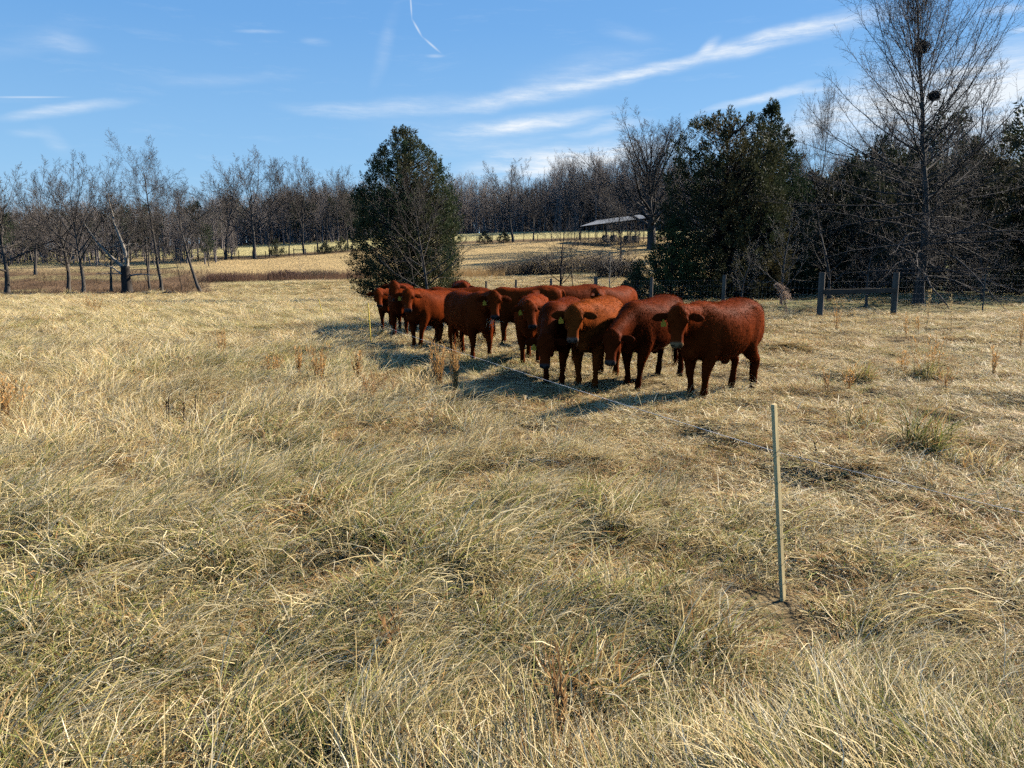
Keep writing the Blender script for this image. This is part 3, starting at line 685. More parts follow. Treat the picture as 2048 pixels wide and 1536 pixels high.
# ------------------------------------------------------------------ evergreens
ever_mat = plant_mat('cedar foliage', .18, .7, .12, rand=0)
def foliage(g, r, C, A, size, n, L, W, col, jit=.5, cvar=.25):
    """n leaf sprays round each plume centre C (k,3) with axis A: slim diamonds pointing along the plume"""
    k = len(C)
    t = r.random((k, n, 1)); rad = (1 - t) ** .7 * (.25 + .75 * np.minimum(t * 5, 1))
    d = norm(r.normal(0, 1, (k, n, 3)))
    d = norm(d - (d * A[:, None]).sum(-1, keepdims=True) * A[:, None])
    sz = np.broadcast_to(np.asarray(size, float), (k,))[:, None, None]
    pos = C[:, None] + A[:, None] * (t - .3) * sz + d * rad * sz * .38 * np.sqrt(r.random((k, n, 1)))
    ax = norm(A[:, None] + d * .75 + r.normal(0, jit * .6, (k, n, 3)))
    sd = norm(np.cross(ax, r.normal(0, 1, (k, n, 3))))
    l = L * r.uniform(.6, 1.3, (k, n, 1)); w = W * r.uniform(.6, 1.3, (k, n, 1))
    V = np.stack([pos, pos + ax * l * .45 + sd * w / 2, pos + ax * l, pos + ax * l * .45 - sd * w / 2], 2).reshape(-1, 3)
    F = np.arange(k * n * 4).reshape(-1, 4)
    cc = np.asarray(col, float).reshape(-1, 3); cc = np.broadcast_to(cc, (k, 3))[:, None] * r.uniform(1 - cvar, 1 + cvar, (k, n, 1))
    g.add(V, F, np.repeat(cc.reshape(-1, 3), 4, 0))
def cedar(name, seed, p, H, W, label, profile, nplume, col_a, col_b, plume=.70, n=32, bottom=.02, trunk_r=.2, lean=0.0, leafL=.155, leafW=.047, hole=.35, parent=True, tilt=.9, cat='tree', fill=.5, stems=1, opening=.0):
    """cone of flame-shaped plumes; profile(t) gives the crown radius (0..1) at height t"""
    r = np.random.default_rng(seed)
    e = tag(empty(name, p), label, cat)
    k = nplume * 2
    t = bottom + (1 - bottom) * r.random(k) ** 1.0
    R = profile(t) * W / 2
    keep = r.random(k) < np.clip(profile(t) / max(profile(np.linspace(0, 1, 50))) + .12, 0, 1); t, R = t[keep][:nplume], R[keep][:nplume]; k = len(t)
    az = r.random(k) * 2 * pi
    lob = .80 + .40 * np.array([fbm(np.array([a * 1.6 + seed]), np.array([tt * H * .55 + seed]), 2)[0] for a, tt in zip(az, t)])
    q = r.random(k); rho = R * lob * np.where(q < fill, .92 + .08 * r.normal(0, 1, k), np.sqrt(r.random(k)))
    C = np.stack([rho * np.cos(az) + lean * t * H, rho * np.sin(az), t * H], 1)
    hol = fbm(az * 2.2 + seed * 3, t * H * .8, 2); keep = hol > hole * .9 + .08 + opening * (t - .5); C, az, t, rho = C[keep], az[keep], t[keep], rho[keep]; k = len(C)
    A = norm(np.stack([np.cos(az) * tilt * (1 - .5 * t), np.sin(az) * tilt * (1 - .5 * t), .75 + .6 * t], 1) + r.normal(0, .28, (k, 3)))
    size = plume * r.uniform(.55, 1.2, k) * (1 - .35 * t)
    mixv = np.clip(fbm(C[:, 0] * .7 + seed, C[:, 2] * .7 + C[:, 1] * .5, 2) * 2.2 - .55, 0, 1)[:, None]
    col = np.array(col_a) * (1 - mixv) + np.array(col_b) * mixv
    g = Geo(); foliage(g, r, C, A, size, n, leafL, leafW, col)
    top = np.array([[lean * H, 0, H * .985]]); foliage(g, r, np.repeat(top, 3, 0) + r.normal(0, .12, (3, 3)), norm(np.array([[0, 0, 1.], [.2, 0, 1], [-.15, .1, 1]])), plume, n * 2, leafL, leafW, col_a)
    link('crown', g.mesh(name + '_crown', ever_mat, False), e)
    # trunk and the branches that carry the plumes
    tp = np.stack([np.linspace(0, lean * H * .95, 9), np.zeros(9), np.linspace(-.2, H * .95, 9)], 1); gt = Geo()
    for s_ in range(stems):
        gt.tube(tp + np.array([s_ * .35, s_ * .2, 0]), np.linspace(trunk_r, .02, 9), 8)
    sel = np.arange(0, k, 3); base = np.stack([lean * np.maximum(C[sel, 2] - rho[sel] * .5, .1), np.zeros(len(sel)), np.maximum(C[sel, 2] - rho[sel] * .5, .1)], 1)
    mid = (base + C[sel]) / 2 - np.array([0, 0, .12]); Pn = np.stack([base, mid, C[sel]], 1)
    V, F = tubes(Pn, np.tile(np.array([[.035, .025, .01]]), (len(sel), 1)), 3); gt.add(V, F)
    link('trunk', gt.mesh(name + '_trunk', bark_dark), e)
    return e
cone = lambda t: np.clip(np.minimum(.55 + t * 2.6, 1.12 * (1 - t) ** .62 + .03), 0, 1)
def evergreens():
    p = at(820, 51); H = CAM_H + (HORIZON - 276) / FPX * p.y - p.z
    cedar('cedar_tree', 61, p, H, 6.9, 'large conical cedar standing alone behind the left end of the herd',
          lambda t: np.clip(np.interp(t, [0, .1, .25, .45, .6, .8, 1], [.72, .9, 1, .98, .93, .68, .14]), 0, 1), 3000, (.034, .058, .026), (.085, .075, .030), trunk_r=.22, hole=.13, lean=-.008, opening=.22)
    p = at(1440, 38); H = CAM_H + (HORIZON - 254) / FPX * p.y - p.z
    cedar('cedar_tree', 62, p, H, 6.3, 'broad dark cedar with an open flat top at the left of the right-hand thicket',
          lambda t: np.clip(np.interp(t, [0, .15, .4, .7, .9, 1], [.9, 1, .95, .84, .70, .40]), 0, 1), 2100, (.036, .048, .022), (.075, .062, .026), trunk_r=.2, hole=.20, opening=.20)
    p = at(1522, 41); H = CAM_H + (HORIZON - 232) / FPX * p.y - p.z
    cedar('cedar_tree', 63, p, H, 5.2, 'pointed dark green cedar rising behind the flat topped one',
          lambda t: np.clip(np.interp(t, [0, .3, .55, .8, .9, 1], [1, 1, .8, .42, .24, .05]), 0, 1), 1700, (.026, .042, .020), (.045, .055, .024), trunk_r=.18, hole=.15)
    p = at(1340, 37)
    cedar('cedar_bush', 64, p, 3.6, 4.0, 'low dark green cedar spreading at the left foot of the thicket',
          lambda t: np.clip(np.interp(t, [0, .3, .7, 1], [1, 1, .7, .15]), 0, 1), 520, (.030, .046, .018), (.07, .085, .028), plume=.6, trunk_r=.1, hole=.3, cat='bush')
    p = at(1272, 36)
    cedar('evergreen_bush', 65, p, 1.35, 1.6, 'small dark evergreen bush behind the herd at the left foot of the thicket',
          lambda t: np.clip(np.interp(t, [0, .4, 1], [.8, 1, .3]), 0, 1), 150, (.05, .062, .03), (.09, .085, .04), plume=.4, n=40, trunk_r=.04, leafL=.11, leafW=.04, hole=.3, cat='bush')
    # dark evergreen wall behind the large bare tree
    labs = ['dark evergreen just right of the pointed cedar', 'dark evergreen behind the left side of the large bare tree', 'dark evergreen directly behind the trunk of the large bare tree', 'dark evergreen behind the right side of the large bare tree',
            'tall dark evergreen at the right edge of the picture', 'dark evergreen beyond the right edge', 'evergreen filling the gap between the dark thicket trees']
    for i, (px, Y, top, w) in enumerate(((1610, 44, 345, 5.0), (1690, 42, 318, 5.5), (1800, 44, 300, 6.0), (1915, 42, 285, 6.0), (2030, 40, 250, 6.5), (2170, 38, 235, 7), (1740, 48, 280, 5.5))):
        p = at(px, Y); H = CAM_H + (HORIZON - top - 22) / FPX * p.y - p.z
        cedar('evergreen_tree', 70 + i, p, H, w, labs[i],
              lambda t: np.clip(np.interp(t, [0, .2, .6, .85, 1], [1, 1, .85, .5, .12]), 0, 1), 620, (.026, .036, .017), (.055, .050, .026), plume=.9, n=30, leafL=.24, leafW=.07, trunk_r=.16, hole=.25)
evergreens()
def right_brush():
    for i, (px, Y, top, key, w, lab) in enumerate(((1560, 31, 395, 'sapling', 1.0, 'grey leafless bush in front of the dark cedars left of the brace posts'), (1655, 34, 380, 'sapling', 1.3, 'grey leafless bush behind the left brace post'),
                                              (1612, 43, 185, 'rising', .45, 'thin bare treetop between the pointed cedar and the large bare tree'), (1700, 46, 215, 'wisp', .8, 'thin bare stems rising left of the large bare tree'),
                                              (1480, 33, 470, 'sapling', 1.1, 'low leafless bush in front of the broad dark cedar'), (1730, 29, 470, 'sapling', 1.5, 'low leafless bush behind the rail of the brace'),
                                              (1960, 33, 400, 'sapling', 1.2, 'grey leafless bush right of the large bare tree'))):
        tree('leafless_bush' if 'bush' in lab else 'bare_tree', key, at(px, Y), top, lab, i * 1.3, w, 'bush' if 'bush' in lab else 'tree', mats=(bark_grey, twig_pale if i in (0, 4) else twig_grey))
right_brush()

# ------------------------------------------------------------------ the far wood: one mass of bare trees, too many and too far to count
def far_wood():
    coll = bpy.data.collections.new('far_wood_trees')
    for i in range(7):
        r = np.random.default_rng(90 + i); H = 15 if i < 5 else 9
        L = [dict(seg=6, wig=.04, tip=.12, up=.1), dict(seg=4, wig=.12, up=.7, n=15 if i < 5 else 20, t0=.26 if i < 5 else .04, ang=(58, 22), len=.44 if i < 5 else .44, rr=.45, aj=10, tip=.2, rmin=.035),
             dict(seg=3, wig=.15, up=.3, n=7, t0=.15, ang=(48, 30), len=.5, rr=.5, tip=.3, rmin=.022), dict(seg=2, wig=.18, up=.15, n=5, t0=.1, ang=(48, 30), len=.6, rr=.55, tip=.4, rmin=.014)]
        parts = grow(r, [((0, 0, -.3), (r.normal(0, .05), r.normal(0, .05), 1), H, .21)], L)
        Vs, Fs, n = [], [], 0
        for j, (P, R) in enumerate(parts):
            V, F = tubes(P, R, (6, 4, 3, 3)[j]); Vs.append(V); Fs.append(F + n); n += len(V)
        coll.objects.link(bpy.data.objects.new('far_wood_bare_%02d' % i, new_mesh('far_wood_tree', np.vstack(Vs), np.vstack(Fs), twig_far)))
    r = np.random.default_rng(91); g = Geo()
    for i in range(2):                     # pines among them
        g = Geo(); k = 90; t = .35 + .65 * r.random(k); az = r.random(k) * 6.28; rho = 2.6 * (1.05 - t) ** .5 * np.sqrt(r.random(k))
        C = np.stack([rho * np.cos(az), rho * np.sin(az), t * 14], 1); A = norm(np.stack([np.cos(az), np.sin(az), .6 + 0 * az], 1))
        foliage(g, r, C, A, 1.5, 26, .5, .16, (.045, .06, .028)); gt = g.tube([(0, 0, -.3), (0, 0, 13)], [.2, .06], 6, (.1, .08, .06))
        coll.objects.link(bpy.data.objects.new('far_wood_tree_pine_%02d' % i, g.mesh('far_wood_pine', ever_mat, False)))
    X, Y, S, K = [], [], [], []
    def band(u0, u1, y0, y1, n, s0, s1, pine=.06):
        u = r.uniform(u0, u1, n); y = r.uniform(y0, y1, n); X.append((u - 1024) / FPX * y); Y.append(y); S.append(r.uniform(s0, s1, n)); K.append(np.where(r.random(n) < pine, r.integers(7, 9, n), np.where(r.random(n) < .42, r.integers(5, 7, n), r.integers(0, 5, n))))
    band(-520, 480, 132, 235, 1000, .48, .72, .12)
    band(-300, 440, 124, 150, 130, .35, .6, .12)
    band(430, 760, 185, 260, 500, .60, .84, .08)
    band(560, 1500, 207, 300, 1700, .72, .98, .01)
    band(1100, 1400, 200, 240, 240, .9, 1.25, .01)
    band(1400, 2700, 110, 260, 700, .8, 1.15, .10)
    band(1700, 2600, 52, 90, 130, .62, .95, .2)
    x, y, s, k = map(np.concatenate, (X, Y, S, K)); n = len(x)
    # keep the open far field clear
    pts = np.stack([x, y, height(x, y)], 1)
    scatter('far_wood', 'bare winter woodland closing the view beyond the far field', pts, np.stack([0 * x, 0 * x, r.random(n) * 6.28], 1), np.stack([s * r.uniform(.8, 1.15, n)] * 2 + [s], 1), k, coll)
far_wood()
# ------------------------------------------------------------------ cattle
def hide_mat():
    m, nt, b = nmat('red cattle hide', .58, .012); N = nt.nodes.new; L = nt.links.new
    c, f = vary(nt, vcol(nt), 7, .66, 1.34, 7, 'Object', (1, 1, .4)); L(c, b.inputs['Base Color'])
    b.inputs['Specular Tint'].default_value = (.9, .32, .12, 1); b.inputs['Sheen Weight'].default_value = 0; b.inputs['Sheen Roughness'].default_value = .4; b.inputs['Sheen Tint'].default_value = (.8, .3, .12, 1)
    tc = N('ShaderNodeTexCoord'); mp = N('ShaderNodeMapping'); mp.inputs['Scale'].default_value = (1, 1, .35); L(tc.outputs['Object'], mp.inputs[0])
    no = N('ShaderNodeTexNoise'); no.inputs['Scale'].default_value = 70; no.inputs['Detail'].default_value = 3; L(mp.outputs[0], no.inputs['Vector'])
    bp = N('ShaderNodeBump'); bp.inputs['Strength'].default_value = .45; bp.inputs['Distance'].default_value = .012; L(no.outputs[0], bp.inputs['Height']); L(bp.outputs[0], b.inputs['Normal'])
    return m
HIDE = hide_mat()
COAT = plant_mat('red winter coat hairs', .20, .7, .0, rand=0)
eye_m, _nt, _b = nmat('dark wet eye', .08, .6); _b.inputs['Base Color'].default_value = (.012, .007, .005, 1)
tag_m = solid_mat('yellow plastic ear tag', (.44, .27, .015), .6, .3, 20, .85, 1.1)
straw_m = plant_mat('straw wisps', .3, .6, .2, rand=0)

def loft(secs, k=16, power=2.2):
    """secs: (centre, side axis, up axis, half width, up radius, down radius); closed skin of k-sided rings"""
    V = []
    a = np.arange(k) / k * 2 * pi; ca, sa = np.cos(a), np.sin(a)
    ex = 2 / power
    cx = np.sign(ca) * np.abs(ca) ** ex; sx = np.sign(sa) * np.abs(sa) ** ex
    for c, u, v, w, hu, hd in secs:
        h = np.where(sx > 0, hu, hd)
        V.append(np.asarray(c)[None] + np.outer(cx * w, u) + np.outer(sx * h, v))
    V = np.vstack(V); n = len(secs)
    idx = np.arange(n * k).reshape(n, k); nx = np.roll(idx, -1, 1)
    Q = np.stack([idx[:-1], nx[:-1], nx[1:], idx[1:]], -1).reshape(-1, 4)
    V = np.vstack([V, np.asarray(secs[0][0])[None], np.asarray(secs[-1][0])[None]]); a0, a1 = n * k, n * k + 1
    T = np.vstack([np.stack([nx[0], idx[0], np.full(k, a0)], -1), np.stack([idx[-1], nx[-1], np.full(k, a1)], -1)])
    return V, Q, T
def limb(pts, rad, k=12, flat=None):
    """tapered closed limb through joints, smoothly resampled"""
    pts = np.asarray(pts, float); rad = np.asarray(rad, float)
    n = len(pts); t = np.arange(n); tt = np.linspace(0, n - 1, (n - 1) * 4 + 1)
    def cr(a):
        a = np.asarray(a, float); i = np.clip(tt.astype(int), 0, n - 2); f = tt - i
        g = lambda j: a[np.clip(j, 0, n - 1)]
        if a.ndim > 1: f = f[:, None]
        return .5 * ((2 * g(i)) + (g(i + 1) - g(i - 1)) * f + (2 * g(i - 1) - 5 * g(i) + 4 * g(i + 1) - g(i + 2)) * f ** 2 + (3 * g(i) - g(i - 1) - 3 * g(i + 1) + g(i + 2)) * f ** 3)
    P, R = cr(pts), np.maximum(cr(rad), .008); FL = np.ones(len(tt)) if flat is None else cr(flat)
    D = norm(np.gradient(P, axis=0)); secs = []
    prev = None
    for p, d, r_, flat in zip(P, D, R, FL):
        u = np.array([0, 1., 0]) if prev is None else prev
        u = u - d * (u @ d)
        if np.linalg.norm(u) < .2: u = np.array([1., 0, 0]) - d * d[0]
        u = u / np.linalg.norm(u); v = np.cross(d, u); prev = u
        secs.append((p, u, v, r_ * flat, r_, r_))
    return loft(secs, k, 2.0)
def ellipsoid(c, r, R=np.eye(3), k=14):
    t = np.linspace(-1, 1, 11)[1:-1]
    secs = [(np.asarray(c) + R[:, 0] * r[0] * q, R[:, 1], R[:, 2], r[1] * sqrt(1 - q * q), r[2] * sqrt(1 - q * q), r[2] * sqrt(1 - q * q)) for q in t]
    return loft(secs, k, 2.0)

def build_cow(label, feet, yaw, size=1.0, neck=(0, 8), head=(0, 64), base=(.165, .043, .014), tagged=True, muzzle=(.05, .04, .036), voxel=.014, hairs=9000, step=(0, 0, 0, 0), tail=0.0, seed=0, straw=False, neck_len=.50, whiskers=False):
    """feet: ground point between the front hooves; yaw: heading in degrees (0 = +X); neck and head: (turn, pitch) in degrees;
    head turn is measured from the body heading, pitch downwards"""
    r = np.random.default_rng(100 + seed)
    parts = []
    Y, Zv, Xv = np.array([0, 1., 0]), np.array([0, 0, 1.]), np.array([1., 0, 0])
    # barrel: x, top, bottom, half width
    prof = [(-.745, 1.03, .88, .05), (-.72, 1.10, .76, .15), (-.64, 1.155, .66, .215), (-.50, 1.185, .575, .255), (-.34, 1.195, .505, .268), (-.16, 1.165, .455, .305), (.06, 1.15, .435, .315), (.26, 1.155, .445, .295), (.42, 1.185, .475, .250),
            (.55, 1.175, .50, .21), (.66, 1.12, .55, .17), (.73, 1.04, .63, .115), (.765, .96, .70, .06)]
    parts.append(loft([((x, 0, bt + (tp - bt) * .52), Y, Zv, w, (tp - bt) * .48, (tp - bt) * .52) for x, tp, bt, w in prof], 24, 2.25))
    for s in (-1, 1):                                   # hips, haunches, shoulders
        parts.append(ellipsoid((-.40, s * .195, 1.085), (.07, .045, .045)))
        parts.append(ellipsoid((-.52, s * .135, .80), (.20, .105, .23)))
        parts.append(ellipsoid((.44, s * .150, .80), (.15, .085, .26)))
    parts.append(ellipsoid((.62, 0, .60), (.14, .10, .12)))          # brisket
    parts.append(ellipsoid((-.12, 0, .425), (.10, .035, .05)))       # belly fold
    # legs: step moves hooves along the body (front near left, front right, hind left, hind right)
    for i, s in enumerate((1, -1)):
        d = step[i]
        parts.append(limb([(.43, s * .10, 1.02), (.44, s * .125, .84), (.42, s * .155, .64), (.44 + d * .45, s * .14, .44), (.46 + d * .6, s * .135, .33), (.455 + d * .8, s * .13, .20), (.46 + d, s * .13, .105), (.475 + d, s * .13, .055), (.50 + d, s * .13, .0)],
                          [.06, .15, .115, .076, .055, .039, .046, .040, .056], 12, [.7, .75, .85, 1, 1, 1, 1, 1, 1]))
        d = step[2 + i]
        parts.append(limb([(-.47, s * .10, 1.06), (-.47, s * .125, .88), (-.36 + d * .2, s * .155, .66), (-.47 + d * .45, s * .145, .50), (-.60 + d * .65, s * .135, .40), (-.585 + d * .8, s * .13, .27), (-.565 + d, s * .13, .11), (-.545 + d, s * .13, .055), (-.52 + d, s * .13, .0)],
                          [.07, .19, .145, .090, .057, .043, .047, .042, .055], 12, [.6, .65, .75, .95, 1, 1, 1, 1, 1]))
    # neck and head
    nt_, np_ = radians(neck[0]), radians(neck[1]); nd = np.array([cos(np_) * cos(nt_), cos(np_) * sin(nt_), sin(np_)])
    n0 = np.array([.56, 0, .93]); poll = n0 + np.array([.02, 0, .05]) + nd * neck_len
    ht, hp = radians(head[0]), radians(head[1]); hd = np.array([cos(hp) * cos(ht), cos(hp) * sin(ht), -sin(hp)])   # along the face, poll to muzzle
    hs = np.array([-sin(ht), cos(ht), 0]); hf = np.cross(hd, hs); hf = hf if hf[0] * cos(ht) + hf[1] * sin(ht) + .3 * hf[2] > 0 else -hf                            # side and forehead axes
    # throat joint sits behind the face
    jaw = poll + hd * .10 - hf * .10
    mid = (n0 * .5 + (poll * .55 + jaw * .45) * .5) + np.array([0, 0, .015])
    def frame(d):
        u = np.cross(Zv, d); u = u / (np.linalg.norm(u) + 1e-9); return u, np.cross(d, u)
    secs = []
    for c, d, w, hu, hd_ in ((np.array([.36, 0, .88]), Xv, .20, .26, .28), (n0, norm(Xv + nd), .165, .215, .265), (mid, nd, .125, .16, .195), (poll * .55 + jaw * .45, norm(nd - hf * .2 + hd * .3), .105, .125, .14), (poll * .5 + jaw * .5 + hf * .05, norm(nd), .085, .10, .10)):
        u, v = frame(norm(d)); secs.append((c, u, v, w, hu, hd_))
    parts.append(loft(secs, 18, 2.1))
    HL = .44
    hsec = [(-.02, .055, .045, .05), (.02, .086, .062, .085), (.10, .106, .072, .120), (.20, .112, .072, .130), (.32, .100, .062, .125), (.46, .078, .052, .110), (.62, .064, .046, .088), (.78, .064, .045, .074), (.90, .070, .045, .066), (.97, .062, .036, .055), (1.0, .045, .022, .038)]
    parts.append(loft([(poll + hd * t * HL, hs, hf, w * 1.08, u, l) for t, w, u, l in hsec], 18, 2.3))
    for s in (-1, 1):                                   # brows, cheeks, nostril wings
        parts.append(ellipsoid(poll + hd * .135 + hs * s * .094 + hf * .028, (.036, .026, .030), np.stack([hd, hs, hf], 1)))
        parts.append(ellipsoid(poll + hd * .17 + hs * s * .07 - hf * .07, (.11, .038, .06), np.stack([hd, hs, hf], 1)))
        parts.append(ellipsoid(poll + hd * .398 + hs * s * .042 + hf * .018, (.035, .026, .026), np.stack([hd, hs, hf], 1)))
    parts.append(ellipsoid(poll + hd * .0 + hf * .02, (.05, .062, .05), np.stack([hd, hs, hf], 1)))      # poll
    ears = []
    for s in (-1, 1):                                   # ears: flattened cups held out and a little back
        e0 = poll + hd * .055 + hs * s * .085 - hf * .015
        ax = norm(hs * s * 1.0 + hd * (.12 + .12 * r.random()) - hf * .10); up = norm(-hd + ax * (hd @ ax)); up = norm(up - ax * (up @ ax)); nn = np.cross(ax, up)
        sec = []
        for t, w, th in ((-.02, .030, .026), (.03, .036, .022), (.08, .055, .018), (.13, .062, .016), (.175, .048, .014), (.205, .025, .012), (.215, .010, .008)):
            sec.append((e0 + ax * t, up, nn, w, th, th))
        parts.append(loft(sec, 12, 2.0)); ears.append((e0, ax, up, nn))
    # tail
    tb = tail
    tp = [(-.72, 0, 1.09), (-.775, .0, 1.04), (-.80, .01 + tb * .2, .90), (-.79, .01 + tb * .6, .70), (-.77, tb, .50), (-.765, tb, .36), (-.765, tb * 1.1, .27)]
    parts.append(limb(tp, [.045, .036, .026, .022, .024, .034, .016], 8))
    if size != 1.0 or True:
        Vs, Fq, Ft, n = [], [], [], 0
        for V, Q, T in parts:
            Vs.append(V); Fq.append(Q + n); Ft.append(T + n); n += len(V)
        src = new_mesh('cow_source', np.vstack(Vs), [np.vstack(Fq), np.vstack(Ft)])
    o = bpy.data.objects.new('cow_source', src); COL.objects.link(o)
    md = o.modifiers.new('remesh', 'REMESH'); md.mode = 'VOXEL'; md.voxel_size = voxel; md.adaptivity = 0
    sm = o.modifiers.new('smooth', 'SMOOTH'); sm.factor = .5; sm.iterations = 3
    dg = bpy.context.evaluated_depsgraph_get(); ev = o.evaluated_get(dg)
    me = bpy.data.meshes.new_from_object(ev); bpy.data.objects.remove(o); bpy.data.meshes.remove(src)
    nv = len(me.vertices); V = np.empty(nv * 3, np.float32); me.vertices.foreach_get('co', V); V = V.reshape(-1, 3).astype(float)
    Nn = np.empty(nv * 3, np.float32); me.vertices.foreach_get('normal', Nn); Nn = Nn.reshape(-1, 3).astype(float)
    # flesh runs smoothly over the trunk; legs, head and tail keep their shape
    ne = len(me.edges); E = np.empty(ne * 2, np.int32); me.edges.foreach_get('vertices', E); E = E.reshape(-1, 2)
    deg = np.bincount(E.ravel(), minlength=nv).astype(float)[:, None]
    wt = np.clip((V[:, 2] - .50) / .16, 0, 1) * np.clip((.80 - V[:, 0]) / .18, 0, 1) * np.clip((V[:, 0] + .76) / .10, 0, 1)
    wt = np.maximum(wt, .25 * (V[:, 2] > .12))[:, None] * np.clip((np.linalg.norm(V - (poll + hd * .2), axis=1)[:, None] - .24) / .15, .0, 1)
    for it in range(int(26 * (.014 / voxel) ** 2)):
        A = np.stack([np.bincount(E[:, 0], V[E[:, 1], q], nv) + np.bincount(E[:, 1], V[E[:, 0], q], nv) for q in range(3)], 1) / deg
        V += (A - V) * wt * .6
    me.vertices.foreach_set('co', V.astype(np.float32).ravel()); me.update()
    me.vertices.foreach_get('normal', (tmpn := np.empty(nv * 3, np.float32))); Nn = tmpn.reshape(-1, 3).astype(float)
    # nostrils pressed in
    for s in (-1, 1):
        q = poll + hd * .424 + hs * s * .036 + hf * .018; d = np.linalg.norm((V - q), axis=1); V -= Nn * (.014 * np.exp(-(d / .017) ** 2))[:, None]
    # coat relief
    V += Nn * (.006 * (fbm(V[:, 0] * 9 + 3 * V[:, 1], V[:, 2] * 7 + seed, 3) - .5))[:, None]
    me.vertices.foreach_set('co', V.astype(np.float32).ravel())
    # colour
    base = np.array(base); C = np.tile(base, (nv, 1)) * (.78 + .44 * fbm(V[:, 0] * 3 + seed, V[:, 2] * 3 + V[:, 1] * 2, 3))[:, None]
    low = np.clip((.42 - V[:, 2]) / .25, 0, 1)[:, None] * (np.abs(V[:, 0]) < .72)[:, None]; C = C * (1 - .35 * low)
    hoof = (V[:, 2] < .05)[:, None]; C = np.where(hoof, np.array([.022, .016, .012]), C)
    tm = (V - poll) @ hd / HL; near_head = np.linalg.norm(V - (poll + hd * HL), axis=1) < .16
    mz = (np.clip((tm - .865) / .05, 0, 1) * near_head)[:, None]; C = C * (1 - mz) + np.array(muzzle) * mz
    for s in (-1, 1):
        q = poll + hd * .424 + hs * s * .036 + hf * .018; d = np.linalg.norm(V - q, axis=1); k_ = np.exp(-(d / .014) ** 2)[:, None]; C = C * (1 - k_) + np.array([.008, .006, .005]) * k_
    for (e0, ax, up, nn) in ears:
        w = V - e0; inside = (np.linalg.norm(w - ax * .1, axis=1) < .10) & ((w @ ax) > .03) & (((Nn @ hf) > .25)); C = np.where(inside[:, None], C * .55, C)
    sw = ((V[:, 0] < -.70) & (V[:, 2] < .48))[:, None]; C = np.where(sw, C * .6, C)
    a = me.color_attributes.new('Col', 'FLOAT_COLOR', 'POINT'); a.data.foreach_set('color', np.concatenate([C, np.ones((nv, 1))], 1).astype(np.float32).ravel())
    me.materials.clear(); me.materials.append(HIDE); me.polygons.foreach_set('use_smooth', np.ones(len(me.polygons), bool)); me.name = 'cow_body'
    yr = radians(yaw)
    root = empty('cow', (feet.x - cos(yr) * .48 * size, feet.y - sin(yr) * .48 * size, 0), yr, size)
    hind = (root.location.x - cos(yr) * .52 * size, root.location.y - sin(yr) * .52 * size)
    zf, zh = gz(feet.x, feet.y), gz(*hind)
    root.location.z = (zf + zh) / 2; root.rotation_euler = (0, -atan2(zf - zh, 1.0 * size), yr)
    tag(root, label, 'cow', 'red heifers crowding behind the electric wire')
    link('body', me, root)
    # eyes
    for s in (-1, 1):
        q = poll + hd * .140 + hs * s * .106 + hf * .026; g = Geo(); Ve, Qe, Te = ellipsoid(q, (.019, .013, .016), np.stack([hd, hs, hf], 1), 10); g.add(Ve, Qe); g.add(Ve, Te)
        link('eye', g.mesh('eye', eye_m), root)
    # winter coat: short hairs lying back and down
    ar = np.empty(len(me.polygons), np.float32); me.polygons.foreach_get('area', ar); ctr = np.empty(len(me.polygons) * 3, np.float32); me.polygons.foreach_get('center', ctr); ctr = ctr.reshape(-1, 3).astype(float)
    pn = np.empty(len(me.polygons) * 3, np.float32); me.polygons.foreach_get('normal', pn); pn = pn.reshape(-1, 3).astype(float)
    vi = np.array([me.loops[p.loop_start].vertex_index for p in me.polygons]) if len(me.polygons) < 1 else None
    ls = np.empty(len(me.polygons), np.int32); me.polygons.foreach_get('loop_start', ls); lv = np.empty(len(me.loops), np.int32); me.loops.foreach_get('vertex_index', lv); pc = C[lv[ls]]
    w = ar * (1 + 1.2 * (ctr[:, 2] > 1.0)) * (ctr[:, 2] > .10); tmm = (ctr - poll) @ hd / HL; w = w * np.where((tmm > .55) & (np.linalg.norm(ctr - poll, axis=1) < .6), .15, 1)
    pick = r.choice(len(ar), hairs, p=w / w.sum())
    c0 = ctr[pick] + r.normal(0, voxel * .5, (hairs, 3)); nn_ = pn[pick]
    fl = np.array([-.75, 0, -.45]) + r.normal(0, .22, (hairs, 3)); onhead = np.linalg.norm(ctr[pick] - (poll + hd * .2), axis=1) < .28; fl[onhead] = hd * .8 + r.normal(0, .4, (int(onhead.sum()), 3))
    fl = fl - nn_ * (fl * nn_).sum(1, keepdims=True); dr = norm(norm(fl) + nn_ * r.uniform(.04, .34, (hairs, 1)))
    topk = (np.linalg.norm(ctr[pick] - poll, axis=1) < .09)
    ln = r.uniform(.020, .044, (hairs, 1)) * np.where(topk, 1.7, 1)[:, None]; sd = norm(np.cross(dr, r.normal(0, 1, (hairs, 3)))) * .0013
    HV = np.stack([c0 - sd, c0 + sd, c0 + dr * ln + nn_ * 0], 1).reshape(-1, 3); HF = np.arange(hairs * 3).reshape(-1, 3)
    hc = np.repeat(pc[pick] * r.uniform(.8, 1.35, (hairs, 1)), 3, 0)
    co = link('coat', new_mesh('coat', HV, HF, COAT, np.clip(hc, 0, 1)), root); co['kind'] = 'stuff'
    # tail switch
    g = Geo(); n = 120; z0 = r.uniform(.24, .46, n); P0 = np.stack([-.765 + r.normal(0, .012, n), tb + r.normal(0, .015, n), z0], 1)
    P2 = P0 + np.stack([r.normal(0, .02, n), r.normal(0, .02, n), -r.uniform(.10, .2, n)], 1); Vt, Ft_ = tubes(np.stack([P0, (P0 + P2) / 2 + r.normal(0, .008, (n, 3)), P2], 1), np.tile(np.array([[.004, .003, .001]]), (n, 1)), 3)
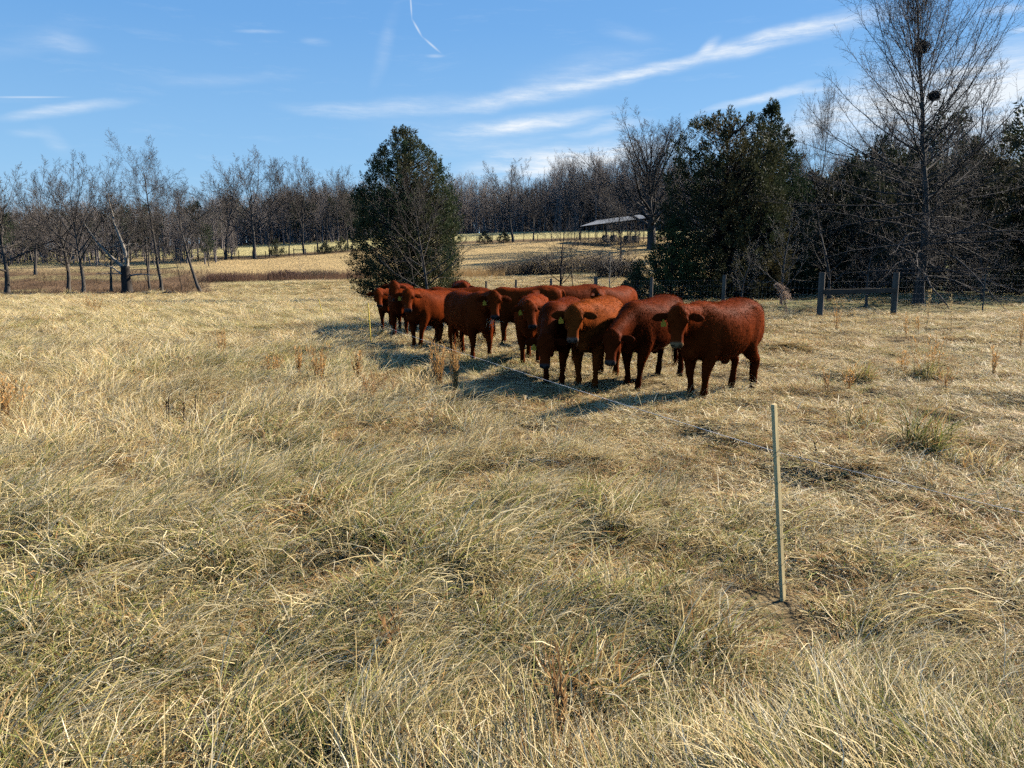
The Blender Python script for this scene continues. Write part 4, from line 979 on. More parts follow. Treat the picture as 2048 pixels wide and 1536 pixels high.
    g.add(Vt, Ft_, base * .6); link('tail_switch', g.mesh('tail_switch', COAT), root)
    if tagged:                                          # ear tag hanging under the ear on the left of the picture (the animal's right)
        e0, ax, up, nn = ears[0]; q = e0 + ax * .085 - up * .045 + hf * .022
        dn = norm(np.array([0, 0, -1.]) + .1 * hs); sx = norm(np.cross(hf, dn)); sx = sx if sx @ hs > 0 else -sx; fz = np.cross(sx, dn)
        out = [(-.010, 0), (-.012, .020), (-.028, .032), (-.031, .074), (-.025, .080), (.025, .080), (.031, .074), (.028, .032), (.012, .020), (.010, 0)]
        k = len(out); F0 = np.array([q + sx * a_ + dn * b_ + fz * .0025 for a_, b_ in out]); B0 = F0 - fz * .005; Vg = np.vstack([F0, B0, [F0.mean(0)], [B0.mean(0)]])
        g = Geo(); g.add(Vg, [(i, (i + 1) % k, (i + 1) % k + k, i + k) for i in range(k)]); g.add(Vg, [(i, 2 * k, (i + 1) % k) for i in range(k)] + [(i + k, (i + 1) % k + k, 2 * k + 1) for i in range(k)])
        link('ear_tag', g.mesh('ear_tag', tag_m, False), root)
    if straw:                                           # hay caught at the mouth
        g = Geo(); n = 26; m0 = poll + hd * .41 - hf * .03; P0 = m0 + np.outer(r.normal(0, .035, n), hs) + r.normal(0, .01, (n, 3)); P2 = P0 + np.outer(r.normal(0, .06, n), hs) + np.stack([r.normal(0, .02, n), r.normal(0, .02, n), -r.uniform(.04, .17, n)], 1)
        Vt, Ft_ = tubes(np.stack([P0, (P0 + P2) / 2 + np.outer(r.normal(0, .02, n), hs), P2], 1), np.full((n, 3), .0022), 3); g.add(Vt, Ft_, (.62, .52, .32)); link('straw', g.mesh('straw', straw_m), root)
    return root
def facing(p, yaw, off=0):
    """head turn, relative to the body, that looks at the camera"""
    w = math.degrees(atan2(-p.y, -p.x)) + off
    return (w - yaw + 180) % 360 - 180
RED, DARK, BRIGHT = (.115, .0195, .0036), (.085, .0145, .003), (.160, .035, .0062)
def herd():
    k = 0
    for lab, px, py, yaw, size, neck, hp, off, base, kw in (
        ('large red cow nearest the camera at the right, its body seen side on', 1391, 800, -138, 1.0, (14, 14), 68, 0, RED, dict(muzzle=(.24, .15, .07), hairs=26000, step=(.05, -.06, -.02, .06), voxel=.0145)),
        ('red cow with a lowered head beside the large nearest one at the right', 1268, 776, -128, .96, (4, -16), 62, -8, DARK, dict(hairs=20000, step=(.14, -.04, -.10, .08), tagged=False, muzzle=(.09, .065, .05), neck_len=.54, voxel=.0145)),
        ('bright orange red cow with a pale muzzle in the middle of the herd', 1172, 777, -113, .98, (2, 12), 66, -4, BRIGHT, dict(muzzle=(.15, .10, .07), hairs=20000, step=(.04, -.06, .05, -.08), voxel=.0145)),
        ('dark cow with its head hung low at the wire, yellow ear tag beside it', 1107, 770, -108, .95, (6, -26), 66, -6, DARK, dict(hairs=18000, step=(.05, -.07, .1, -.05), neck_len=.52, voxel=.0145)),
        ('red cow peering out between the hay chewing one and the bright orange red one', 1060, 735, -97, .96, (4, 12), 60, 18, RED, dict(hairs=12000, step=(.04, -.05, 0, 0), voxel=.0165)),
        ('red cow chewing hay that hangs from its mouth, left of the middle', 964, 722, -62, 1.0, (-6, 20), 66, 6, RED, dict(hairs=16000, straw=True, step=(.06, -.08, -.05, .12), voxel=.0150, tail=.10)),
        ('side on cow behind the hay chewing one, its head hidden', 1006, 690, 176, 1.0, (8, 0), 50, 0, RED, dict(hairs=9000, voxel=.019, tagged=False)),
        ('cow at the back of the herd with only its back showing above the others', 1105, 686, -152, 1.0, (20, 5), 60, 0, DARK, dict(hairs=9000, voxel=.019, tagged=False)),
        ('cow at the back behind the bright orange red one, one ear raised above its back', 1200, 690, -128, .98, (25, 14), 40, 60, RED, dict(hairs=9000, voxel=.019, tagged=False)),
        ('red cow left of the herd facing the camera, front legs just behind the wire', 832, 696, -121, .98, (24, 14), 62, 6, RED, dict(hairs=12000, step=(.05, -.08, -.04, .1), voxel=.0165)),
        ('dark side on cow between the front left cow and the hay chewing one', 872, 685, -168, .99, (0, 2), 55, 0, DARK, dict(hairs=9000, voxel=.019, tagged=False)),
        ('leftmost cow of the herd, slim and facing the camera', 775, 662, -92, .97, (-12, 6), 62, 14, RED, dict(hairs=8000, voxel=.019, tagged=False)),
        ('cow with its head held high directly behind the two left front ones', 801, 673, -88, 1.0, (-8, 24), 62, 10, DARK, dict(hairs=8000, voxel=.019, tagged=False)),
        ('cow far back in the herd with just the hairy top of its head showing', 926, 660, -84, 1.0, (0, 18), 62, 0, DARK, dict(hairs=7000, voxel=.019, tagged=False))):
        p = on_ground(px, py)
        build_cow(lab, p, yaw, size, neck, (facing(p, yaw, off), hp), base, seed=k, **kw); k += 1
herd()
# ------------------------------------------------------------------ fences
post_m = solid_mat('weathered grey fence post', (.125, .10, .076), .9, .1, 5, .6, 1.35, .5, (1, 1, .2))
rail_m = solid_mat('dark treated rail', (.07, .055, .04), .9, .1, 5, .6, 1.35, .4, (.2, 1, 1))
wire_m, _nt, _b = nmat('galvanised wire', .9, .05); _b.inputs['Base Color'].default_value = (.16, .16, .16, 1); _b.inputs['Metallic'].default_value = 0
steel_m = solid_mat('dark steel post', (.05, .06, .05), .6, .3, 8, .8, 1.2)
yellow_m = solid_mat('yellow fibreglass post', (.72, .52, .06), .5, .3, 12, .8, 1.15)
poly_m = solid_mat('white electric fence twine', (.6, .6, .58), .5, .3, 30, .9, 1.1)
stake_m = solid_mat('pale split bamboo stake', (.66, .50, .24), .55, .3, 6, .7, 1.25, .25, (3, 3, .25))
wrap_m = solid_mat('pale twine wrap', (.72, .62, .38), .6, .2, 30, .8, 1.1)
def post_mesh(name, h, r, mat, k=9, dig=.25):
    g = Geo(); z = np.array([-dig, 0, h * .5, h - .015, h]); g.tube(np.stack([0 * z, 0 * z, z], 1), [r * 1.03, r * 1.03, r, r * .985, r * .90], k); return g.mesh(name, mat)
def wire_run(g, A, B, hs, drop, rad=.0018, step=.17):
    """woven wire between two ground points: line wires at heights hs and upright stays"""
    A, B = np.array(A), np.array(B); L = np.linalg.norm(B - A); n = max(2, int(L / step))
    for h in hs: g.tube([A + (0, 0, h), (A + B) / 2 + (0, 0, h - drop), B + (0, 0, h)], rad, 3, cap=False)
    for i in range(1, n):
        q = A + (B - A) * i / n; g.tube([q + (0, 0, hs[0]), q + (0, 0, hs[-1] - drop)], rad * .8, 3, cap=False)
def pasture_fence():
    e = tag(empty('woven_wire_fence', at(1638, 22.1)), 'woven wire fence on round wooden posts running back behind the herd from the H brace', 'fence')
    o = e.location; pts = []
    pm = [post_mesh('fence_post', 1.30, .085, post_m), post_mesh('fence_post', 1.27, .065, post_m)]
    g = Geo()
    for k in range(0, 13):
        x, y = 8.94 - 1.75 * k, 22.1 + 3.9 * k; p = Vector((x, y, gz(x, y))); pts.append(p)
        if k: link('post', pm[0 if k in (3, 12) else 1], e, p - o, (radians(rng.normal(0, 1)), radians(rng.normal(0, 1)), k), (1, 1, 1 + rng.normal(0, .02)))
    for a, b in zip(pts[:-1], pts[1:]):
        wire_run(g, a - o, b - o, (.08, .22, .36, .52, .70, .90, 1.10), .01)
    link('wire_mesh', g.mesh('wire_mesh', wire_m), e)['kind'] = 'stuff'
    # the H brace and the run going off to the right
    e2 = tag(empty('brace_fence', at(1785, 23.6)), 'wooden H brace of two stout posts and a rail, with woven wire running right', 'fence'); o2 = e2.location
    big = post_mesh('brace_post', 1.36, .088, post_m, 10)
    q = [Vector((e2.location.x + 2.86 / 3.23 * d, e2.location.y + 1.5 / 3.23 * d, 0)) for d in (0, 4.6, 9.2, 13.8)]
    for v in q: v.z = gz(v.x, v.y)
    link('post', big, e2, (0, 0, 0)); link('post', big, e2, pts[0] - o2)
    tp = post_mesh('steel_post', 1.25, .022, steel_m, 5)
    for v in q[1:]: link('post', tp, e2, v - o2)
    a, b = pts[0] - o2 + Vector((.06, -.12, .80)), Vector((-.06, -.12, .82))
    g = Geo(); d = np.array(b - a); yaw = atan2(d[1], d[0]); L = np.linalg.norm(d); c, s = cos(yaw), sin(yaw)
    g.box((np.array(a) + np.array(b)) / 2, (L, .09, .13), np.array([[c, -s, 0], [s, c, 0], [0, 0, 1]])); link('rail', g.mesh('rail', rail_m, False), e2)
    g = Geo(); wire_run(g, pts[0] - o2, Vector((0, 0, 0)), (.08, .22, .36, .52, .70, .90, 1.10), .005, .0016)
    for a_, b_ in zip(q[:-1], q[1:]): wire_run(g, a_ - o2, b_ - o2, (.08, .22, .36, .52, .70, .90, 1.10, 1.24), .015)
    link('wire_mesh', g.mesh('wire_mesh', wire_m), e2)['kind'] = 'stuff'
    # end brace far down the line
    p = at(748, 71); e3 = tag(empty('brace', p), 'small dark post and rail brace left of the herd at the far fence end', 'fence brace')
    for dx, h, r_ in ((0, 1.55, .085), (.36, 1.45, .075), (2.3, 1.45, .085)): link('post', post_mesh('brace_post', h, r_, rail_m), e3, (dx, dx * .3, 0))
    for z in (1.12, .32):
        g = Geo(); g.box((1.15, .30, z), (2.35, .10, .12), np.array([[.958, -.287, 0], [.287, .958, 0], [0, 0, 1]])); link('rail', g.mesh('rail', rail_m, False), e3)
pasture_fence()
def far_fences():
    e = tag(empty('far_fence', at(560, 143)), 'row of small dark posts along the far tree line', 'fence'); o = e.location
    pm = post_mesh('far_post', 1.5, .075, rail_m, 5); px = 440; pts = []
    while px < 1180:
        Y = 138 + 27 * min(1, max(0, (px - 520) / 430)); p = at(px, Y); pts.append(p)
        link('post', pm, e, p - o, None, (1, 1, rng.uniform(.8, 1.1))); px += rng.uniform(20, 30)
    g = Geo()
    for a, b in zip(pts[:-1], pts[1:]):
        for h in (.5, 1.1): g.tube([a - o + Vector((0, 0, h)), b - o + Vector((0, 0, h))], .008, 3, cap=False)
    link('wire', g.mesh('far_wire', wire_m), e)['kind'] = 'stuff'
    p = at(594, 141); e = tag(empty('field_gate', p), 'small wooden gate bar between posts on the far fence line', 'gate')
    for dx in (0, 2.2): link('post', post_mesh('gate_post', 1.5, .08, rail_m, 6), e, (dx, 0, 0))
    g = Geo(); g.box((1.1, -.09, 1.25), (2.4, .06, .14)); link('bar', g.mesh('gate_bar', post_m, False), e)
far_fences()
def shed():
    p = at(1225, 158); e = tag(empty('open_shed', p), 'long low open sided shed with a pale metal roof on the far slope', 'shed')
    o = p; x0, x1 = (1160 - 1024) / FPX * 158 - p.x, (1292 - 1024) / FPX * 150 - p.x
    A = Vector((x0, 1.0, 0)); B = Vector((x1, -7.5, 0)); d = B - A; L = d.length; yaw = atan2(d.y, d.x); c, s = cos(yaw), sin(yaw); R = np.array([[c, -s, 0], [s, c, 0], [0, 0, 1]])
    roof_m = solid_mat('galvanised roof sheet', (.17, .185, .205), .7, .15, 1.5, .75, 1.15); beam = rail_m
    eave = lambda t: CAM_H + (HORIZON - (455 - 16 * t)) / FPX * (158 - 8 * t) - o.z
    zA, zB = eave(0), eave(1)
    # roof sheets: corrugated panels side by side
    n = 16
    for i in range(n):
        g = Geo(); k = 9; V = []
        for j in range(k):
            t = (i + j / (k - 1)) / n; q = np.array(A) * (1 - t) + np.array(B) * t; ridge = q + np.array([-s, c, 0]) * 7.0
            zz = zA * (1 - t) + zB * t + .025 * (j % 2)
            V += [(q[0] + s * .5, q[1] - c * .5, zz), (ridge[0], ridge[1], zz + 1.6)]
        F = [(2 * j, 2 * j + 2, 2 * j + 3, 2 * j + 1) for j in range(k - 1)]; g.add(V, F)
        link('roof_panel', g.mesh('roof_panel', roof_m, False), e)
    pm = post_mesh('shed_post', 1.0, .10, rail_m, 6, .0)
    for i in range(9):
        t = i / 8
        for back in (0, 6.2):
            q = np.array(A) * (1 - t) + np.array(B) * t + np.array([-s, c, 0]) * back; wz = gz(o.x + q[0], o.y + q[1]) - o.z; h = zA * (1 - t) + zB * t + back * .21 - wz - .03
            link('post', pm, e, (q[0], q[1], wz), None, (1, 1, max(h, .4)))
    g = Geo(); mid = (np.array(A) + np.array(B)) / 2; g.tube([np.array(A) + (0, 0, zA - .12), np.array(B) + (0, 0, zB - .12)], .1, 4); link('beam', g.mesh('shed_beam', rail_m, False), e)
    # hay bales kept in it
    bale_m = solid_mat('old round hay bale', (.13, .11, .085), .95, .05, 6, .6, 1.3, .6)
    for i, t in enumerate((.30, .42, .62, .74)):
        q = np.array(A) * (1 - t) + np.array(B) * t + np.array([-s, c, 0]) * 2.5; wz = gz(o.x + q[0], o.y + q[1])
        g = Geo(); r_ = .72; g.tube([(-.6, 0, r_ - .05), (-.5, 0, r_ - .05), (.5, 0, r_ - .05), (.6, 0, r_ - .05)], [r_ * .92, r_, r_, r_ * .92], 16)
        tag(link('hay_bale', g.mesh('hay_bale', bale_m), None, (o.x + q[0], o.y + q[1], wz), (0, 0, yaw)), ('leftmost', 'second from the left', 'third from the left', 'rightmost')[i] + ' dark round hay bale under the roof of the open shed', 'hay bale', 'round bales under the shed roof')
shed()
def electric_fence():
    b0 = on_ground(1566, 1200); top = (1548, 808); d = pix_dir(*top); t = b0.y / d.y * .995; tp = Vector((d.x * t, d.y * t, CAM_H + d.z * t))
    e = tag(empty('stake', b0), 'pale yellow split stake bound with twine, standing in the right foreground', 'stake')
    ax = tp - b0; q = lambda f: np.array(ax * f)
    g = Geo(); ra = radians(-50); prof = [(a_ * cos(ra) - b_ * sin(ra), a_ * sin(ra) + b_ * cos(ra)) for a_, b_ in ((-.009, -.013), (-.006, -.017), (.006, -.017), (.009, -.013), (.009, .013), (.006, .017), (-.006, .017), (-.009, .013))]
    zz = [-.18, 0, .25, .5, .75, .992, 1.0]; sc = [1, 1.02, .98, 1.0, .97, .96, .88]
    V = np.array([[*(q(f) + np.array([a * k_, b_ * k_, 0]))] for f, k_ in zip(zz, sc) for a, b_ in prof]); n = len(zz)
    g.add(V, [(i * 8 + j, i * 8 + (j + 1) % 8, i * 8 + 8 + (j + 1) % 8, i * 8 + 8 + j) for i in range(n - 1) for j in range(8)]); g.add(np.vstack([V[-8:], V[-8:].mean(0)]), [(j, (j + 1) % 8, 8) for j in range(8)])
    link('shaft', g.mesh('stake_shaft', stake_m, False), e)
    for py in (897, 906, 958, 1042, 1070, 1123, 1163):
        f = (1200 - py) / 392.0; c = q(f); g = Geo(); a = np.linspace(0, 2 * pi, 13)
        g.tube(np.stack([c[0] + .0205 * np.cos(a), c[1] + .0195 * np.sin(a), c[2] + .004 * np.sin(a + 1.2) * 2], 1), .0032, 5, cap=False); link('twine_wrap', g.mesh('twine_wrap', wrap_m), e)
    # further posts of the temporary fence
    ends = [np.array(b0) + q(.765)]
    for bx, by, tx, ty, lab, f in ((743, 694, 736, 606, 'yellow step in post by the wire in front of the left end of the herd', .60), (648, 640, 637, 597, 'thin yellow step in post standing alone left of the herd', .6)):
        b = on_ground(bx, by); d = pix_dir(tx, ty); t = b.y / d.y; tp = Vector((d.x * t, d.y * t, CAM_H + d.z * t)); g = Geo()
        g.tube([(0, 0, -.15), tuple((tp - b) * .5), tuple(tp - b)], [.012, .012, .010], 6); pe = tag(empty('step_in_post', b), lab, 'fence post', 'yellow posts of the temporary electric fence'); link('rod', g.mesh('rod', yellow_m), pe)
        g = Geo(); g.tube([tuple((tp - b) * f + Vector((-.02, 0, 0))), tuple((tp - b) * f + Vector((.02, -.01, 0)))], .013, 6); link('clip', g.mesh('clip', yellow_m), pe)
        ends.append(np.array(b + (tp - b) * f))
    ends.append(np.array(at(560, 38)) + (0, 0, .5))
    ends.insert(0, np.array([2.9, 1.95, gz(2.9, 1.95) + .62]))
    e = tag(empty('electric_wire', Vector(ends[1])), 'thin white electric fence twine strung from the stake past the feet of the herd', 'wire')
    for i, (a, b) in enumerate(zip(ends[:-1], ends[1:])):
        t = np.linspace(0, 1, 20)[:, None]; P = a * (1 - t) + b * t - np.array([0, 0, 1.]) * (.03 * 4 * t * (1 - t)) * (1 if i else .4); g = Geo(); g.tube(P - np.array(e.location), (.0009, .0014, .0014, .0014)[i], 5)
        link('strand', g.mesh('strand', poly_m), e)
electric_fence()
# ------------------------------------------------------------------ standing weeds, tussocks and fallen wood
weed_m = plant_mat('broomsedge and dead stems', .35, .6, .2, rand=0)
def broom(n, h, spread, col, plume=.5, seed=0, lean=(0, 0)):
    """upright bunch of dead stems with feathery bracts along the upper part"""
    r = np.random.default_rng(300 + seed); g = Geo()
    P0 = np.stack([r.normal(0, spread * .25, n), r.normal(0, spread * .25, n), np.full(n, -.02)], 1)
    T = P0 + np.stack([r.normal(lean[0], spread * .6, n), r.normal(lean[1], spread * .6, n), h * r.uniform(.55, 1.05, n)], 1)
    M = (P0 + T) / 2 + r.normal(0, spread * .12, (n, 3)); V, F = tubes(np.stack([P0, M, T], 1), np.tile([[.0032, .0026, .0012]], (n, 1)), 3)
    cc = np.array(col) * r.uniform(.7, 1.25, (n, 1)); g.add(V, F, np.repeat(cc, 9, 0))
    m = int(n * 14 * plume)
    if m:
        i = r.integers(0, n, m); t = r.uniform(.35, 1, (m, 1)); Q = np.where(t < .5, P0[i] + (M[i] - P0[i]) * t * 2, M[i] + (T[i] - M[i]) * (t * 2 - 1)); d = norm((T[i] - P0[i]) / h + r.normal(0, .35, (m, 3))); s = norm(np.cross(d, r.normal(0, 1, (m, 3))))
        L = r.uniform(.03, .085, (m, 1)); W = .0045
        V = np.stack([Q, Q + d * L * .5 + s * W, Q + d * L, Q + d * L * .5 - s * W], 1).reshape(-1, 3); g.add(V, np.arange(m * 4).reshape(-1, 4), np.repeat(np.array(col) * r.uniform(.8, 1.5, (m, 1)), 4, 0))
    return g
ORANGE, TAN, RUST, GREY, BLACK = (.50, .27, .09), (.58, .42, .20), (.34, .19, .08), (.30, .24, .17), (.06, .042, .032)
def weeds():
    i = 0
    G = 'tufts of orange broomsedge'
    for px, py, h, n, sp, col, lab in (
        (877, 776, .62, 34, .12, ORANGE, 'tall orange broomsedge tuft in front of the chewing cow'), (912, 785, .72, 26, .07, ORANGE, 'narrow orange broomsedge tuft between the chewing cow and the wire'), (905, 700, .35, 12, .05, ORANGE, 'short orange stems at the hind feet of the chewing cow'),
        (718, 768, .50, 18, .07, ORANGE, 'orange broomsedge tuft below the left end of the herd'), (637, 770, .55, 30, .10, ORANGE, 'dense orange broomsedge tuft in the open grass left of the herd'), (598, 756, .42, 16, .07, ORANGE, 'thin orange tuft left of the dense one in the open grass'),
        (543, 756, .42, 18, .12, ORANGE, 'low wide orange tuft in the middle of the left pasture'), (445, 722, .55, 18, .08, ORANGE, 'single orange tuft standing out in the left pasture'), (367, 750, .4, 8, .06, TAN, 'few tan stems in the left pasture'), (193, 632, .9, 40, .35, ORANGE, 'pale orange spray of broomsedge far out in the left pasture'),
        (14, 845, .5, 34, .16, ORANGE, 'orange tuft at the left edge of the picture'), (208, 900, .55, 3, .06, TAN, 'tall pale stems rising from the left grass'), (740, 800, .35, 20, .14, RUST, 'rusty low tuft under the yellow step in post'), (845, 800, .4, 20, .12, TAN, 'tan tuft left of the tall orange broomsedge'),
        (1673, 660, .75, 14, .10, ORANGE, 'orange seed stalks just right of the left brace post'), (1712, 658, .5, 5, .05, TAN, 'curved tan stalk below the brace rail'), (1852, 668, 1.10, 8, .06, TAN, 'tall pale seed head stalks right of the brace'), (1901, 672, 1.05, 5, .04, TAN, 'lone tall pale stalk further right of the brace'),
        (1812, 676, .55, 7, .04, ORANGE, 'short orange stalk below the right brace post'), (1836, 665, .5, 6, .04, ORANGE, 'thin orange stalk beside the tall pale seed heads'), (2040, 696, .80, 10, .05, ORANGE, 'orange stalk at the right edge of the picture'), (1986, 758, .62, 10, .05, ORANGE, 'orange stalk in the right pasture'),
        (1862, 752, .70, 16, .20, ORANGE, 'reddish spreading stems beside a green tussock on the right'), (1697, 778, .35, 9, .05, ORANGE, 'small orange stems in the grazed grass right of the herd'), (1655, 790, .32, 7, .04, RUST, 'rusty stems right of the nearest cow'), (1805, 745, .35, 9, .10, ORANGE, 'thin orange stems in the middle of the right pasture'),
        (1600, 700, .3, 10, .1, TAN, 'small tan tuft behind the nearest cow'), (1890, 780, .3, 12, .12, RUST, 'rusty low tuft right of the reddish spreading stems'),
        (1135, 1515, .40, 5, .02, RUST, 'rusty feathery stalk in the bottom foreground'), (806, 1335, .30, 5, .03, RUST, 'orange feathery plume leaning in the centre foreground'), (228, 1440, .42, 1, .05, GREY, 'single dark stem leaning in the left foreground')):
        p = on_ground(px, py); g = broom(n, h, sp, col, .7 if n > 2 else 0, i, (-.05 if n < 8 else 0, 0))
        tag(link('dead_stalk' if n < 6 else 'broomsedge', g.mesh('broomsedge', weed_m), None, p), lab, 'stalk' if n < 6 else 'grass tuft', G); i += 1
    # dead dock stems
    for px, py, n, sp, h, lab in ((338, 850, 2, .02, .30, 'pair of dark dead stems standing in the left grass'), (366, 850, 1, .01, .26, 'single dark dead stem in the left grass'), (388, 850, 1, .02, .34, 'dark dead stem leaning right in the left grass'),
                                  (1810, 898, 2, .03, .26, 'dark stems at the left of the green tussock'), (1866, 900, 2, .02, .24, 'two dark stems right of the green tussock'), (1901, 905, 1, .01, .28, 'tallest dark stem right of the green tussock'), (1632, 915, 1, .01, .17, 'short dark stem near the stake')):
        p = on_ground(px, py); r = np.random.default_rng(i); g = Geo()
        for j in range(n):
            a = np.array([r.normal(0, sp), r.normal(0, sp), -.03]); b_ = a + (r.normal(.01, .03), r.normal(0, .02), h * r.uniform(.9, 1.05)); g.tube([a, (a + b_) / 2 + r.normal(0, .006, 3), b_], [.0065, .0055, .0045], 5, BLACK)
            for q in range(4): c = a + (b_ - a) * r.uniform(.5, 1); g.tube([c, c + (r.normal(0, .02), r.normal(0, .02), .025)], [.004, .002], 3, BLACK)
        tag(link('weed_stalk', g.mesh('dead_stem', weed_m), None, p), lab, 'dead stem', 'dark dead weed stems'); i += 1
    # tussocks that stand proud of the grass
    for px, py, rad, h, mix, lab in ((1845, 905, .30, .34, (.12, .22, .2, .46), 'green tussock ringed by dark stems on the right'), (1724, 858, .32, .20, (.15, .3, .35, .2), 'round brown tussock right of the stake'), (1960, 940, .40, .16, (.35, .3, .3, .05), 'low straw tussock at the right with a dark hollow'), (1852, 756, .3, .24, (.12, .25, .25, .38), 'small green tussock under reddish stems on the right'),
                                     (1160, 1400, .30, .22, (.2, .3, .3, .2), 'large dark hollow tussock in the bottom foreground'), (1400, 1300, .28, .2, (.2, .3, .35, .15), 'dark tussock left of the stake foot'), (1720, 760, .3, .22, (.12, .2, .4, .28), 'dark green tussock between the orange stems on the right')):
        p = on_ground(px, py); g = Geo(); blades(g, 260, rad * .55, h * 1.5, .0055, .5, 1.2, None, pi, mix); blades(g, 200, rad, h * 1.1, .0055, 1.1, 1.0, None, pi, mix)
        tag(link('tussock', g.mesh('tussock', grass_mat), None, p), lab, 'grass tussock', 'grass tussocks'); i += 1
    # plume grass by the fence
    p = at(1572, 24.5); g = broom(26, 1.15, .10, (.32, .22, .15), 0, 77, (-.28, 0)); r = np.random.default_rng(78); n = 900
    t = r.random((n, 1)); ax = np.array([.02, 0, .40]) + t * np.array([-.30, 0, .60]) + np.array([-.10, 0, -.10]) * t ** 3; Q = ax + r.normal(0, 1, (n, 3)) * .095 * (1.15 - t); d = norm(np.array([-.35, 0, .3]) + r.normal(0, .55, (n, 3))); s = norm(np.cross(d, r.normal(0, 1, (n, 3))))
    L = r.uniform(.05, .12, (n, 1)); V = np.stack([Q, Q + d * L * .5 + s * .007, Q + d * L, Q + d * L * .5 - s * .007], 1).reshape(-1, 3); g.add(V, np.arange(n * 4).reshape(-1, 4), np.repeat(np.array([.36, .25, .18]) * r.uniform(.7, 1.4, (n, 1)), 4, 0))
    tag(link('plume_grass', g.mesh('plume_grass', weed_m), None, p), 'drooping brown plume grass by the fence behind the nearest cow', 'plume grass')
weeds()
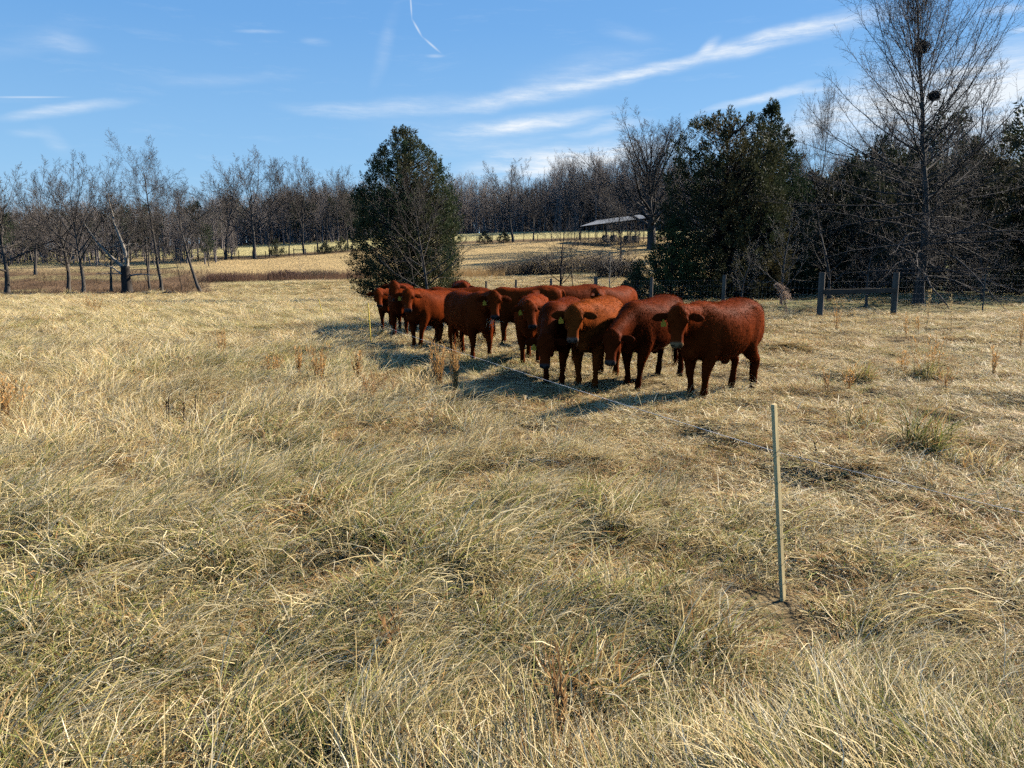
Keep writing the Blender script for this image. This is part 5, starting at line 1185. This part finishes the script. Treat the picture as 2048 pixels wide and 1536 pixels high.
def far_brush():
    """briar thickets of the dip: arching bare canes"""
    r = np.random.default_rng(400)
    def briar(px, Y, w, h, n, col, lab, cat='briar'):
        p = at(px, Y); a = r.random(n) * 6.28; q = w / 2 * np.sqrt(r.random(n)); P0 = np.stack([q * np.cos(a), q * np.sin(a) * .6, np.full(n, -.1)], 1)
        az = r.random(n) * 6.28; L = h * r.uniform(.5, 1.3, n) * (1.15 - .5 * (q / (w / 2)) ** 2); d = np.stack([np.cos(az), np.sin(az) * .6, 0 * az], 1)
        P1 = P0 + d * (L * .25)[:, None] + np.stack([0 * L, 0 * L, L * .75], 1); P2 = P0 + d * (L * .65)[:, None] + np.stack([0 * L, 0 * L, L], 1); P3 = P0 + d * (L * 1.0)[:, None] + np.stack([0 * L, 0 * L, L * .72], 1)
        V, F = tubes(np.stack([P0, P1, P2, P3], 1), np.tile([[.012, .011, .009, .006]], (n, 1)), 3); g = Geo(); g.add(V, F, np.repeat(np.array(col) * r.uniform(.6, 1.4, (n, 1)), 12, 0))
        tag(link('briar_thicket', g.mesh('briar', weed_m), None, p), lab, cat, 'bare briar thickets in the dip')
    DK, RD, BR = (.075, .06, .05), (.15, .085, .065), (.15, .11, .075)
    briar(1020, 104, 6.5, 1.5, 800, BR, 'brown briar thicket in the middle distance right of the big cedar'); briar(1088, 103, 6.5, 2.2, 900, DK, 'tall dark briar thicket behind the small bare tree'); briar(1180, 105, 9, 2.1, 1000, BR, 'wide dark briar thicket behind the pale sapling')
    briar(1235, 96, 6, 2.2, 900, DK, 'dark briar thicket at the foot of the dark cedars'); briar(575, 103, 5.0, 1.0, 700, RD, 'reddish briar clump in the brown belt left of the pale sapling'); briar(640, 104, 6.5, .9, 700, BR, 'brown briar clump right of the pale sapling'); briar(1215, 149, 16, 1.2, 1100, DK, 'long dark briar row in front of the open shed', 'briar'); briar(455, 102, 8, .9, 700, RD, 'brown briar clump at the left end of the brush belt')
    for px, Y, w, h, lab in ((560, 140, 2.6, 2.6, 'dark bushy evergreen on the far fence line'), (655, 147, 3.0, 1.5, 'low dark bush at the foot of the leaning tree on the far fence line'), (688, 151, 2.6, 2.2, 'small feathery evergreen on the far fence line left of the cedar'), (970, 161, 2.8, 2.0, 'dark round bush on the far fence line right of the cedar'), (1008, 163, 2.2, 1.8, 'small bush left of the round crowned tree')):
        cedar('far_bush', 500 + px, at(px, Y), h, w, lab, lambda t: np.clip(np.interp(t, [0, .3, .7, 1], [.8, 1, .7, .2]), 0, 1), 60, (.05, .055, .03), (.075, .075, .04), plume=.9, n=20, leafL=.3, leafW=.11, trunk_r=.06, hole=.2, cat='bush')
    # long dead grass of the belt, stuff nobody could count
    n = 6000; u = r.uniform(420, 1010, n); y = r.uniform(99.5, 107, n); x = (u - 1024) / FPX * y; h = r.uniform(.5, 1.2, n); P0 = np.stack([x, y, height(x, y) - .05], 1)
    P2 = P0 + np.stack([r.normal(0, .2, n), r.normal(0, .1, n), h], 1); s = np.array([.022, 0, 0]); V = np.stack([P0 - s, P0 + s, P2], 1).reshape(-1, 3)
    mixc = np.clip((u - 700) / 200 + r.normal(0, .25, n), 0, 1)[:, None]; C = (np.array([.19, .11, .07]) * (1 - mixc) + np.array([.42, .26, .11]) * mixc) * r.uniform(.7, 1.3, (n, 1))
    tag(link('brush_belt', new_mesh('brush_belt', V, np.arange(n * 3).reshape(-1, 3), weed_m, np.repeat(C, 3, 0))), 'belt of brown and orange dead brush across the dip', kind='stuff')
    n = 7000; u = r.uniform(-300, 425, n); y = r.uniform(80, 118, n); x = (u - 1024) / FPX * y; keep = fbm(x * .25, y * .25, 2) > .47; x, y = x[keep], y[keep]; n = len(x); h = r.uniform(.15, .75, n); P0 = np.stack([x, y, height(x, y) - .05], 1)
    P2 = P0 + np.stack([r.normal(0, .3, n), r.normal(0, .2, n), h], 1); s = np.array([.03, 0, 0]); V = np.stack([P0 - s, P0 + s, P2], 1).reshape(-1, 3); C = np.array([.12, .075, .045]) * r.uniform(.5, 1.6, (n, 1))
    tag(link('undergrowth', new_mesh('undergrowth', V, np.arange(n * 3).reshape(-1, 3), weed_m, np.repeat(C, 3, 0))), 'brown dead undergrowth beneath the left trees', kind='stuff')
    for px, Y, L, az, lab in ((60, 80, 5, .1, 'grey fallen limb on the leaf litter at the far left'), (195, 80, 6, -.08, 'long fallen limb at the foot of the left trees'), (330, 80.5, 4, .15, 'dark fallen limb under the tallest tree')):
        p = at(px, Y); g = Geo(); c, s_ = cos(az), sin(az); t = np.linspace(-.5, .5, 8); P = np.stack([t * L * c, t * L * s_, .16 + .1 * np.sin(t * 9)], 1); g.tube(P, np.linspace(.15, .05, 8), 6)
        for q in (2, 4, 5): g.tube([P[q], P[q] + (r.normal(0, .4), r.normal(0, .3), r.uniform(.2, .6))], [.05, .02], 4)
        tag(link('fallen_limb', g.mesh('fallen_limb', bark_grey), None, p), lab, 'log', 'fallen limbs under the left trees')
    for px, Y, h, lab in ((115, 70, 1.0, 'thin dark weeds at the far edge of the left pasture'), (182, 72, 1.1, 'clump of dark weed stems before the dome crowned tree')):
        g = broom(26, h, .5, (.13, .10, .07), .2, px); tag(link('dead_weed', g.mesh('dead_weed', weed_m), None, at(px, Y)), lab, 'weed', 'dark dead weeds')
far_brush()
